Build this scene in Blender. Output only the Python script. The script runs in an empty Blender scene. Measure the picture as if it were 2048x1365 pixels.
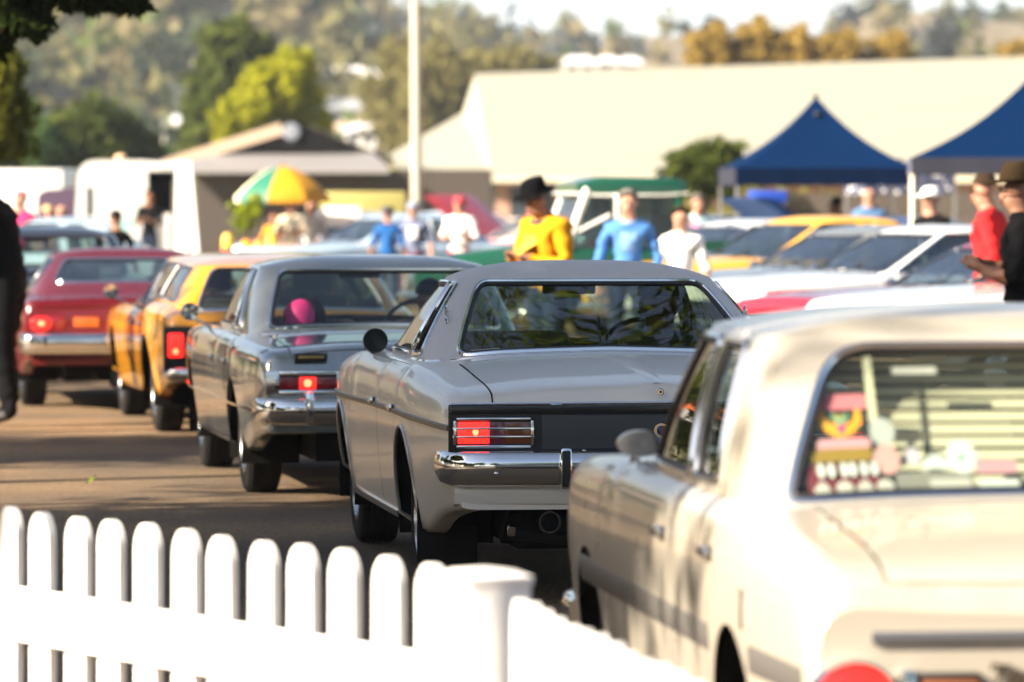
import bpy, bmesh, math, random
import numpy as np
from mathutils import Vector, Matrix, geometry
R = math.radians
rnd = random.Random(7)
scn = bpy.context.scene
COL = scn.collection

# ---------------------------------------------------------------- camera, light, exposure
F_PX, V_H, H_C = 10500.0, 390.0, 1.70          # focal length and horizon row in photo pixels, eye height
cam = bpy.data.cameras.new('camera'); camo = bpy.data.objects.new('camera', cam); COL.objects.link(camo)
camo.location = (0, 0, H_C); camo.rotation_euler = (R(90), 0, 0)
cam.sensor_width = 36.0; cam.lens = 36.0 * F_PX / 2048.0
cam.shift_y = -(682.5 - V_H) / 2048.0
cam.clip_start = 0.5; cam.clip_end = 12000
cam.dof.use_dof = True; cam.dof.focus_distance = 22.0
cam.dof.aperture_fstop = (cam.lens / 1000.0) / 0.051
cam.dof.aperture_blades = 0
scn.camera = camo
SUN_AZ, SUN_EL = R(244), R(29)
S = Vector((math.sin(SUN_AZ) * math.cos(SUN_EL), math.cos(SUN_AZ) * math.cos(SUN_EL), math.sin(SUN_EL)))
world = bpy.data.worlds.new('World'); scn.world = world; world.use_nodes = True
wn = world.node_tree
sky = wn.nodes.new('ShaderNodeTexSky'); sky.sky_type = 'NISHITA'; sky.sun_disc = False
sky.sun_elevation = SUN_EL; sky.sun_rotation = SUN_AZ; sky.air_density = 0.7; sky.dust_density = 1.6; sky.ozone_density = 1.0
bg = wn.nodes['Background']; bg.inputs['Strength'].default_value = 0.052
wb_ = wn.nodes.new('ShaderNodeMix'); wb_.data_type = 'RGBA'; wb_.blend_type = 'MULTIPLY'; wb_.inputs[0].default_value = 1.0
wb_.inputs[7].default_value = (1.06, 1.0, 0.92, 1)      # warm white balance of the photograph
wn.links.new(sky.outputs[0], wb_.inputs[6]); wn.links.new(wb_.outputs[2], bg.inputs['Color'])
# thin bright haze low over the whole horizon, the same all round
bg2 = wn.nodes.new('ShaderNodeBackground'); bg2.inputs['Color'].default_value = (.93, .97, 1.0, 1)
wtc = wn.nodes.new('ShaderNodeTexCoord'); wsx = wn.nodes.new('ShaderNodeSeparateXYZ'); wmr = wn.nodes.new('ShaderNodeMapRange'); wmr.interpolation_type = 'SMOOTHSTEP'
wmr.inputs['From Min'].default_value = 0.03; wmr.inputs['From Max'].default_value = 0.085; wmr.inputs['To Min'].default_value = 0.17; wmr.inputs['To Max'].default_value = 0.0
wad = wn.nodes.new('ShaderNodeAddShader'); wn.links.new(wtc.outputs['Generated'], wsx.inputs[0]); wn.links.new(wsx.outputs['Z'], wmr.inputs[0]); wn.links.new(wmr.outputs[0], bg2.inputs['Strength'])
wn.links.new(bg.outputs[0], wad.inputs[0]); wn.links.new(bg2.outputs[0], wad.inputs[1]); wn.links.new(wad.outputs[0], wn.nodes['World Output'].inputs[0])
sl = bpy.data.lights.new('sun', 'SUN'); sl.energy = 5.0; sl.angle = R(0.5); sl.color = (1.0, 0.87, 0.70)
so = bpy.data.objects.new('sun', sl); so.rotation_euler = S.to_track_quat('Z', 'Y').to_euler(); COL.objects.link(so)
scn.view_settings.view_transform = 'Standard'; scn.view_settings.look = 'None'
scn.view_settings.exposure = 2.1; scn.view_settings.gamma = 1.0; scn.view_settings.use_curve_mapping = False
scn.render.engine = 'CYCLES'; scn.cycles.use_denoising = True
scn.cycles.max_bounces = 10; scn.cycles.transparent_max_bounces = 24; scn.cycles.glossy_bounces = 5
scn.cycles.sample_clamp_indirect = 8.0
scn.cycles.volume_bounces = 0

def W(u, v, d):
    """photo pixel at distance d -> world point"""
    return Vector(((u - 1024) / F_PX * d, d, H_C - (v - V_H) / F_PX * d))

# ---------------------------------------------------------------- materials
MATS = {}
def mat(name, color, rough=0.5, metal=0.0, coat=0.0, noise=0.0, nscale=20.0, bump=0.0, emit=None, es=0.0, trans=0.0, spec=None):
    if name in MATS: return MATS[name]
    m = bpy.data.materials.new(name); m.use_nodes = True; MATS[name] = m
    nt = m.node_tree; b = nt.nodes['Principled BSDF']
    c = (*color, 1.0)
    b.inputs['Base Color'].default_value = c
    b.inputs['Roughness'].default_value = rough; b.inputs['Metallic'].default_value = metal
    b.inputs['Coat Weight'].default_value = coat; b.inputs['Coat Roughness'].default_value = 0.04
    if spec is not None: b.inputs['Specular IOR Level'].default_value = spec
    if trans: b.inputs['Transmission Weight'].default_value = trans
    if emit: b.inputs['Emission Color'].default_value = (*emit, 1); b.inputs['Emission Strength'].default_value = es
    if noise or bump:
        tc = nt.nodes.new('ShaderNodeTexCoord'); n = nt.nodes.new('ShaderNodeTexNoise')
        n.inputs['Scale'].default_value = nscale; n.inputs['Detail'].default_value = 6
        nt.links.new(tc.outputs['Object'], n.inputs['Vector'])
        if noise:
            mx = nt.nodes.new('ShaderNodeMix'); mx.data_type = 'RGBA'
            mx.inputs[6].default_value = tuple(max(0, x * (1 - noise)) for x in color) + (1,)
            mx.inputs[7].default_value = tuple(min(1, x * (1 + noise)) for x in color) + (1,)
            nt.links.new(n.outputs['Fac'], mx.inputs[0]); nt.links.new(mx.outputs[2], b.inputs['Base Color'])
            mr = nt.nodes.new('ShaderNodeMapRange')
            mr.inputs['To Min'].default_value = max(0.0, rough - 0.06); mr.inputs['To Max'].default_value = min(1, rough + 0.08)
            nt.links.new(n.outputs['Fac'], mr.inputs[0]); nt.links.new(mr.outputs[0], b.inputs['Roughness'])
        if bump:
            bp = nt.nodes.new('ShaderNodeBump'); bp.inputs['Strength'].default_value = bump; bp.inputs['Distance'].default_value = 0.02
            nt.links.new(n.outputs['Fac'], bp.inputs['Height']); nt.links.new(bp.outputs[0], b.inputs['Normal'])
    return m

def glass_mat(name, tint=(0.8, 0.9, 0.85), refl=1.0):
    m = bpy.data.materials.new(name); m.use_nodes = True; nt = m.node_tree
    nt.nodes.remove(nt.nodes['Principled BSDF']); out = nt.nodes['Material Output']
    tr = nt.nodes.new('ShaderNodeBsdfTransparent'); tr.inputs[0].default_value = (*tint, 1)
    gl = nt.nodes.new('ShaderNodeBsdfGlossy'); gl.inputs['Roughness'].default_value = 0.01
    geo = nt.nodes.new('ShaderNodeNewGeometry'); dt = nt.nodes.new('ShaderNodeVectorMath'); dt.operation = 'DOT_PRODUCT'
    nt.links.new(geo.outputs['Incoming'], dt.inputs[0]); nt.links.new(geo.outputs['Normal'], dt.inputs[1])
    def mth(op, a, b):
        q = nt.nodes.new('ShaderNodeMath'); q.operation = op; q.use_clamp = True
        for i, v in enumerate((a, b)):
            if v is None: continue
            if isinstance(v, float): q.inputs[i].default_value = v
            else: nt.links.new(v, q.inputs[i])
        return q.outputs[0]
    c_ = mth('ABSOLUTE', dt.outputs['Value'], None); p5 = mth('POWER', mth('SUBTRACT', 1.0, c_), 4.5)   # Schlick, the same from both sides
    fac = mth('ADD', mth('MULTIPLY', p5, 0.9), 0.075 * refl)
    mx = nt.nodes.new('ShaderNodeMixShader'); nt.links.new(fac, mx.inputs[0])
    nt.links.new(tr.outputs[0], mx.inputs[1]); nt.links.new(gl.outputs[0], mx.inputs[2]); nt.links.new(mx.outputs[0], out.inputs[0])
    return m

def leaf_mat(name, c1, c2, trans=0.35):
    m = bpy.data.materials.new(name); m.use_nodes = True; nt = m.node_tree
    nt.nodes.remove(nt.nodes['Principled BSDF']); out = nt.nodes['Material Output']
    geo = nt.nodes.new('ShaderNodeNewGeometry'); rp = nt.nodes.new('ShaderNodeMix'); rp.data_type = 'RGBA'
    rp.inputs[6].default_value = (*c1, 1); rp.inputs[7].default_value = (*c2, 1)
    nt.links.new(geo.outputs['Random Per Island'], rp.inputs[0])
    d = nt.nodes.new('ShaderNodeBsdfDiffuse'); t = nt.nodes.new('ShaderNodeBsdfTranslucent'); mx = nt.nodes.new('ShaderNodeMixShader')
    mx.inputs[0].default_value = trans
    nt.links.new(rp.outputs[2], d.inputs[0]); nt.links.new(rp.outputs[2], t.inputs[0])
    nt.links.new(d.outputs[0], mx.inputs[1]); nt.links.new(t.outputs[0], mx.inputs[2]); nt.links.new(mx.outputs[0], out.inputs[0])
    return m

CHROME = mat('chrome', (0.78, 0.79, 0.80), 0.07, 1.0)
CHROME_OLD = mat('worn_chrome', (0.62, 0.62, 0.62), 0.16, 1.0, noise=0.12, nscale=30)
BLACKP = mat('black_plastic', (0.008, 0.008, 0.009), 0.45)
RUBBER = mat('rubber', (0.009, 0.0085, 0.008), 0.85, noise=0.3, nscale=40, spec=.2)
DARK = mat('dark_underbody', (0.005, 0.0046, 0.004), 0.9, noise=0.3, spec=.15)
ALLOY = mat('alloy', (0.55, 0.55, 0.55), 0.25, 1.0)
TRIMG = mat('interior_trim', (0.035, 0.033, 0.03), 0.6)
SEATM = mat('seat_vinyl', (0.06, 0.055, 0.05), 0.55)
SEATL = mat('seat_cloth_pale', (0.42, 0.40, 0.34), 0.7)
LITRED = mat('lit_red_lens', (0.35, 0.006, 0.006), 0.2, emit=(1.0, 0.018, 0.012), es=0.7, coat=.3)
LITCORE = mat('lit_bulb', (0.8, 0.2, 0.1), 0.2, emit=(1.0, 0.20, 0.08), es=0.9)
REDLENS = mat('red_lens', (0.22, 0.012, 0.02), 0.15, coat=1)
PLUMLENS = mat('plum_lens', (0.16, 0.018, 0.05), 0.15, coat=1)
AMBERLENS = mat('amber_lens', (0.16, 0.042, 0.010), 0.15, coat=1)
CLEARLENS = mat('clear_lens', (0.7, 0.72, 0.72), 0.08, 0.6, coat=1)
GLASS = glass_mat('car_glass', (0.80, 0.88, 0.83))
GLASS_DK = glass_mat('dark_glass', (0.50, 0.58, 0.48), 2.0)
WHITE = mat('white_paint', (0.80, 0.79, 0.76), 0.45, noise=0.03, nscale=6)

# ---------------------------------------------------------------- object helpers
def tag(o, label=None, cat=None, group=None, kind=None):
    if label: o['label'] = label
    if cat: o['category'] = cat
    if group: o['group'] = group
    if kind: o['kind'] = kind
    return o

def empty(name, loc=(0, 0, 0), rz=0.0):
    o = bpy.data.objects.new(name, None); o.empty_display_size = 0.2
    o.location = loc; o.rotation_euler = (0, 0, rz); COL.objects.link(o); return o

def mk(name, verts, faces, m, parent=None, smooth=True, fmats=None, loc=None):
    me = bpy.data.meshes.new(name)
    me.from_pydata([tuple(v) for v in verts], [], [tuple(f) for f in faces])
    for mm in (m if isinstance(m, (list, tuple)) else [m]): me.materials.append(mm)
    if smooth: me.polygons.foreach_set('use_smooth', [True] * len(me.polygons))
    if fmats is not None: me.polygons.foreach_set('material_index', list(fmats))
    me.update()
    o = bpy.data.objects.new(name, me); COL.objects.link(o)
    if loc is not None: o.location = loc
    if parent: o.parent = parent
    return o

class MB:
    """mesh bag: collects shapes into one mesh"""
    def __init__(self): self.v = []; self.f = []; self.m = []; self.s = []
    def add(self, v, f, mi=0):
        b = len(self.v); self.v += [tuple(x) for x in v]
        self.f += [tuple(b + i for i in q) for q in f]; self.m += [mi] * len(f); return self
    def box(self, c, s, rz=0.0, bev=0.0, mi=0, rx=0.0, ry=0.0):
        bm = bmesh.new(); bmesh.ops.create_cube(bm, size=1)
        bmesh.ops.scale(bm, vec=s, verts=bm.verts)
        if bev > 0: bmesh.ops.bevel(bm, geom=list(bm.edges), offset=bev, segments=2, affect='EDGES', profile=0.6)
        M = Matrix.Translation(c) @ Matrix.Rotation(rz, 4, 'Z') @ Matrix.Rotation(ry, 4, 'Y') @ Matrix.Rotation(rx, 4, 'X')
        bmesh.ops.transform(bm, matrix=M, verts=bm.verts)
        bm.verts.index_update(); self.add([v.co.copy() for v in bm.verts], [[v.index for v in f.verts] for f in bm.faces], mi); bm.free(); return self
    def b2(self, x0, x1, y0, y1, z0, z1, bev=0.0, mi=0):
        return self.box(((x0+x1)/2, (y0+y1)/2, (z0+z1)/2), (abs(x1-x0), abs(y1-y0), abs(z1-z0)), bev=bev, mi=mi)
    def tube(self, pts, r, n=8, closed=False, mi=0):
        pts = [Vector(p) for p in pts]; N = len(pts); rr = r if isinstance(r, (list, tuple)) else [r] * N
        rings = []; up = None
        for i, p in enumerate(pts):
            a = pts[(i-1) % N] if (closed or i > 0) else p
            b = pts[(i+1) % N] if (closed or i < N-1) else p
            t = (b - a).normalized() if (b-a).length > 1e-9 else Vector((0, 0, 1))
            if up is None: up = Vector((0, 0, 1)) if abs(t.z) < 0.9 else Vector((1, 0, 0))
            s1 = t.cross(up)
            if s1.length < 1e-6: s1 = t.orthogonal()
            s1.normalize(); s2 = s1.cross(t); up = s2
            rings.append([p + (s1 * math.cos(2*math.pi*k/n) + s2 * math.sin(2*math.pi*k/n)) * rr[i] for k in range(n)])
        v = [q for g in rings for q in g]; f = []
        for i in range(N if closed else N-1):
            j = (i+1) % N
            for k in range(n): f.append((i*n+k, i*n+(k+1) % n, j*n+(k+1) % n, j*n+k))
        if not closed: f.append(tuple(range(n))[::-1]); f.append(tuple((N-1)*n+k for k in range(n)))
        return self.add(v, f, mi)
    def lathe(self, prof, n=24, M=None, mi=0):
        """prof: (r, z) list, about Z, then M"""
        M = M or Matrix.Identity(4); v = []; f = []
        for r, z in prof:
            for k in range(n): v.append(M @ Vector((r*math.cos(2*math.pi*k/n), r*math.sin(2*math.pi*k/n), z)))
        for i in range(len(prof)-1):
            for k in range(n): f.append((i*n+k, i*n+(k+1) % n, (i+1)*n+(k+1) % n, (i+1)*n+k))
        return self.add(v, f, mi)
    def ball(self, c, s, sub=2, mi=0):
        bm = bmesh.new(); bmesh.ops.create_icosphere(bm, subdivisions=sub, radius=1)
        s = s if isinstance(s, (list, tuple)) else (s, s, s)
        vv = [Vector(c) + Vector((v.co.x*s[0], v.co.y*s[1], v.co.z*s[2])) for v in bm.verts]
        self.add(vv, [[v.index for v in f.verts] for f in bm.faces], mi); bm.free(); return self
    def prism(self, poly, y0, y1, mi=0):
        """poly: (x,z) outline extruded along y"""
        n = len(poly); v = [(x, y0, z) for x, z in poly] + [(x, y1, z) for x, z in poly]
        f = [tuple(range(n)), tuple(range(2*n-1, n-1, -1))] + [(i, (i+1) % n, n+(i+1) % n, n+i) for i in range(n)]
        return self.add(v, f, mi)
    def sweep(self, path, prof, mi=0):
        """path: (x,y) plan points; prof: closed (out,z) outline, out = to the right of travel"""
        P = [Vector((a, b)) for a, b in path]; n = len(prof); v = []; f = []
        for i, p in enumerate(P):
            t = (P[min(i+1, len(P)-1)] - P[max(i-1, 0)]).normalized(); nn = Vector((t.y, -t.x))
            for o, z in prof: v.append((p.x + nn.x*o, p.y + nn.y*o, z))
        for i in range(len(P)-1):
            for k in range(n): f.append((i*n+k, i*n+(k+1) % n, (i+1)*n+(k+1) % n, (i+1)*n+k))
        f.append(tuple(range(n))); f.append(tuple((len(P)-1)*n+k for k in range(n))[::-1])
        return self.add(v, f, mi)
    def build(self, name, m, parent=None, smooth=True, auto=40, loc=None):
        o = mk(name, self.v, self.f, m, parent, smooth, self.m, loc)
        bm = bmesh.new(); bm.from_mesh(o.data); bmesh.ops.recalc_face_normals(bm, faces=bm.faces)
        if smooth and auto:
            for e in bm.edges:
                if len(e.link_faces) == 2 and e.calc_face_angle(0) > R(auto): e.smooth = False
        bm.to_mesh(o.data); bm.free(); return o

def pchip(tab):
    xs = np.array([a for a, _ in tab], float); ys = np.array([b for _, b in tab], float)
    h = np.diff(xs); d = np.diff(ys)/h; m = np.zeros(len(xs))
    m[0], m[-1] = d[0], d[-1]
    for i in range(1, len(xs)-1):
        if d[i-1]*d[i] > 0:
            w1, w2 = 2*h[i]+h[i-1], h[i]+2*h[i-1]; m[i] = (w1+w2)/(w1/d[i-1]+w2/d[i])
    def f(x):
        x = min(max(x, xs[0]), xs[-1]); i = min(max(int(np.searchsorted(xs, x))-1, 0), len(h)-1)
        t = (x-xs[i])/h[i]
        return float((1+2*t)*(1-t)**2*ys[i]+t*(1-t)**2*h[i]*m[i]+t*t*(3-2*t)*ys[i+1]+t*t*(t-1)*h[i]*m[i+1])
    return f

def pip(P, poly):
    P = np.asarray(P); x, y = P[:, 0], P[:, 1]; c = np.zeros(len(P), bool); n = len(poly); j = n-1
    for i in range(n):
        xi, yi = poly[i]; xj, yj = poly[j]
        if yi != yj:
            c ^= ((yi > y) != (yj > y)) & (x < (xj-xi)*(y-yi)/(yj-yi)+xi)
        j = i
    return c

def poly_dist(P, poly):
    P = np.asarray(P); d = np.full(len(P), 1e9); n = len(poly)
    for i in range(n):
        a = np.array(poly[i]); b = np.array(poly[(i+1) % n]); ab = b-a; L = (ab**2).sum()
        if L < 1e-12: continue
        t = np.clip(((P-a)@ab)/L, 0, 1); d = np.minimum(d, np.hypot(*(P-(a+t[:, None]*ab)).T))
    return d

def roundpoly(pts, r, n=5):
    out = []; N = len(pts)
    rr = r if isinstance(r, (list, tuple)) else [r]*N
    for i in range(N):
        p = Vector(pts[i][:2]); a = Vector(pts[i-1][:2]); b = Vector(pts[(i+1) % N][:2])
        d = min(rr[i], (a-p).length*0.48, (b-p).length*0.48)
        if d < 1e-4: out.append((p.x, p.y)); continue
        s = p+(a-p).normalized()*d; e = p+(b-p).normalized()*d
        for k in range(n+1):
            t = k/n; q = s*(1-t)**2+p*2*t*(1-t)+e*t*t; out.append((q.x, q.y))
    return out

def dens(poly, step):
    out = []; N = len(poly)
    for i in range(N):
        a = poly[i]; b = poly[(i+1) % N]; L = math.hypot(b[0]-a[0], b[1]-a[1]); k = max(1, int(math.ceil(L/step)))
        for j in range(k): out.append((a[0]+(b[0]-a[0])*j/k, a[1]+(b[1]-a[1])*j/k))
    return out

def inset(poly, d):
    N = len(poly); A = sum(poly[i-1][0]*poly[i][1]-poly[i][0]*poly[i-1][1] for i in range(N))
    sg = 1 if A > 0 else -1; out = []
    for i in range(N):
        p = Vector(poly[i]); a = Vector(poly[i-1]); b = Vector(poly[(i+1) % N])
        t = (b-a); t = t.normalized() if t.length > 1e-9 else Vector((1, 0)); nrm = Vector((-t.y, t.x))*sg
        out.append((p.x+nrm.x*d, p.y+nrm.y*d))
    return out

def fill(outer, holes, pts, gap):
    """triangulate outer minus holes with interior points; 2-D points and triangles"""
    inn = [p for p in pts]
    if inn:
        A = np.array(inn); ok = pip(A, outer) & (poly_dist(A, outer) > gap)
        for h in holes: ok &= ~pip(A, h) & (poly_dist(A, h) > gap)
        inn = [tuple(p) for p in A[ok]]
    vs = []; es = []
    for lp in [outer]+list(holes):
        b = len(vs); vs += [Vector(p) for p in lp]; es += [(b+i, b+(i+1) % len(lp)) for i in range(len(lp))]
    vs += [Vector(p) for p in inn]
    v, e, f, *_ = geometry.delaunay_2d_cdt(vs, es, [], 0, 1e-5)
    V = np.array([(p.x, p.y) for p in v]); T = np.array([list(q)[:3] for q in f])
    c = V[T].mean(1); ok = pip(c, outer)
    for h in holes: ok &= ~pip(c, h)
    T = T[ok]
    a = V[T]; cr = (a[:, 1, 0]-a[:, 0, 0])*(a[:, 2, 1]-a[:, 0, 1])-(a[:, 1, 1]-a[:, 0, 1])*(a[:, 2, 0]-a[:, 0, 0])
    T = T[np.abs(cr) > 1e-9]
    return V, T

def weld(o, d=2e-4, outward=None):
    bm = bmesh.new(); bm.from_mesh(o.data); bmesh.ops.remove_doubles(bm, verts=bm.verts, dist=d)
    bmesh.ops.delete(bm, geom=[v for v in bm.verts if not v.link_faces], context='VERTS')
    bmesh.ops.recalc_face_normals(bm, faces=bm.faces)
    if outward is not None:
        c = Vector(outward); s = sum(f.calc_area()*f.normal.dot(f.calc_center_median()-c) for f in bm.faces)
        if s < 0: bmesh.ops.reverse_faces(bm, faces=bm.faces)
    bm.to_mesh(o.data); bm.free(); return o
# ---------------------------------------------------------------- cars
SEC = [(0, .86, 0), (.05, .945, .015), (.12, .965, .12), (.22, .985, .32), (.38, 1.0, .62), (.52, .992, .83), (.60, .972, .93), (.66, .93, .985), (.71, .875, 1.02), (.84, .5, 1.72), (1, 0, 2.0)]
TS = 1.7
class Body:
    def __init__(self, sp):
        self.sp = sp; g = sp.get('sec', SEC)
        self.fx = pchip([(a, b) for a, b, c in g]); self.fz = pchip([(a, c) for a, b, c in g])
        self.plan, self.sill, self.belt, self.top = (pchip(sp[k]) for k in ('plan', 'sill', 'belt', 'top'))
        self.W, self.L = sp['W'], sp['L']
        self._c = {}
    def at(self, y, t):
        w = self.W*self.plan(y); zs = self.sill(y); zb = self.belt(y); zt = self.top(y); f = self.fz(t)
        z = zs+(zb-zs)*f if f <= 1 else zb+(zt-zb)*(f-1)
        return Vector((w*self.fx(t), y, z))
    def t_z(self, y, z):
        a, b = 0.0, 0.66
        for _ in range(22):
            m = (a+b)/2
            if self.at(y, m).z < z: a = m
            else: b = m
        return (a+b)/2
    def t_x(self, y, x):
        a, b = 0.52, 1.0
        for _ in range(22):
            m = (a+b)/2
            if self.at(y, m).x > abs(x): a = m
            else: b = m
        return (a+b)/2
    def top_z(self, x, y):
        k = (round(abs(x), 3), round(y, 3))
        if k not in self._c: self._c[k] = self.at(y, self.t_x(y, x)).z
        return self._c[k]

class House:
    """greenhouse: ring param p in [0,8), height t in [0,1], then the roof cap"""
    def __init__(self, sp, B):
        self.sp = sp; self.B = B; self.n = sp.get('gn', 7)
        self.w0, self.w1 = sp['gw']; self.a0, self.a1 = sp['ga']; self.b0, self.b1 = sp['gb']
        self.zh = pchip(sp['zh']); self.bul = sp.get('gbul', .03); self.rise = sp.get('rise', .07)
    def rq(self, q): return (1+abs(q)**self.n)**(-1/self.n)
    def at(self, p, t, m=1.0):
        e = int(p//2) % 4; q = (p % 2)-1; r = self.rq(q)
        dx, dy = [(q, -1), (1, q), (-q, 1), (-1, -q)][e]
        w = self.w0+(self.w1-self.w0)*t+self.bul*4*t*(1-t)*.5; a = self.a0+(self.a1-self.a0)*t-self.sp.get('rbul', .03)*4*t*(1-t)*.5
        b = self.b0+(self.b1-self.b0)*t+.03*4*t*(1-t)*.5
        yc, ly = (a+b)/2, (b-a)/2
        x, y = w*dx*r*m, yc+ly*dy*r*m
        zh = self.zh(y)
        if t < 1:
            zb = self.B.top_z(x, y)-.012; z = zb+(zh-zb)*t
        else: z = zh
        if m < 1: z = self.zh(yc+ly*dy*r*m)+self.rise*(1-m**self.sp.get('rk', 3.2))
        return Vector((x, y, z))
    def p_side(self, y, t, left=True):
        """p on the left (edge 3) or right side (edge 1) for given y"""
        a, b = -1.0, 1.0
        for _ in range(22):
            q = (a+b)/2
            p = (6+q+1) if left else (2+q+1)
            yy = self.at(p, t).y
            if left:
                if yy > y: a = q
                else: b = q
            else:
                if yy < y: a = q
                else: b = q
        q = (a+b)/2
        return (6+q+1) if left else (2+q+1)

def seat(parent, x, y, z, w, mtl, head=True, d=.5, h=.58):
    mb = MB(); mb.box((x, y+.12, z), (w, d, .16), bev=.05); mb.box((x, y-.18, z+h/2), (w, .15, h), bev=.05, rx=R(12))
    if head: mb.box((x, y-.27, z+h+.10), (min(w, .3), .09, .17), bev=.04)
    return mb.build('seat', mtl, parent)

def wheel(parent, x, y, r, w, side, rimr=.19, style='steel'):
    M = Matrix.Translation((x, y, r)) @ Matrix.Rotation(R(90)*side, 4, 'Y')
    mb = MB(); h = w/2
    mb.lathe([(rimr, -h*.9), (rimr+.03, -h), (r-.05, -h*1.02), (r-.015, -h*.9), (r, -h*.66)] + [(r-.006*(k % 2), -h*.66+h*1.32*k/10) for k in range(1, 10)] + [(r, h*.66), (r-.015, h*.9), (r-.05, h*1.02), (rimr+.03, h), (rimr, h*.9)], 32, M)
    o = mb.build('wheel', RUBBER, parent, auto=30)
    mr = MB()
    mr.lathe([(rimr+.012, h*.96), (rimr-.005, h*.98), (rimr-.02, h*.7), (rimr-.03, h*.3), (.09, h*.55), (.065, h*.9), (.05, h*1.0), (.0, h*1.02)], 28, M)
    mr.lathe([(rimr-.01, h*.9), (rimr-.03, -h*.9)], 28, M)
    for k in range(5):
        mr.add([M @ Matrix.Rotation(2*math.pi*k/5, 4, 'Z') @ Vector(q) for q in ((.04, -.025, h*.82), (rimr-.02, -.035, h*.6), (rimr-.02, .035, h*.6), (.04, .025, h*.82), (.04, -.025, h*.4), (rimr-.02, -.035, h*.3), (rimr-.02, .035, h*.3), (.04, .025, h*.4))], [(0, 1, 2, 3), (0, 1, 5, 4), (3, 2, 6, 7), (4, 5, 6, 7)])
    mr.build('rim', ALLOY if style != 'chrome' else CHROME, o)
    return o

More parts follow.
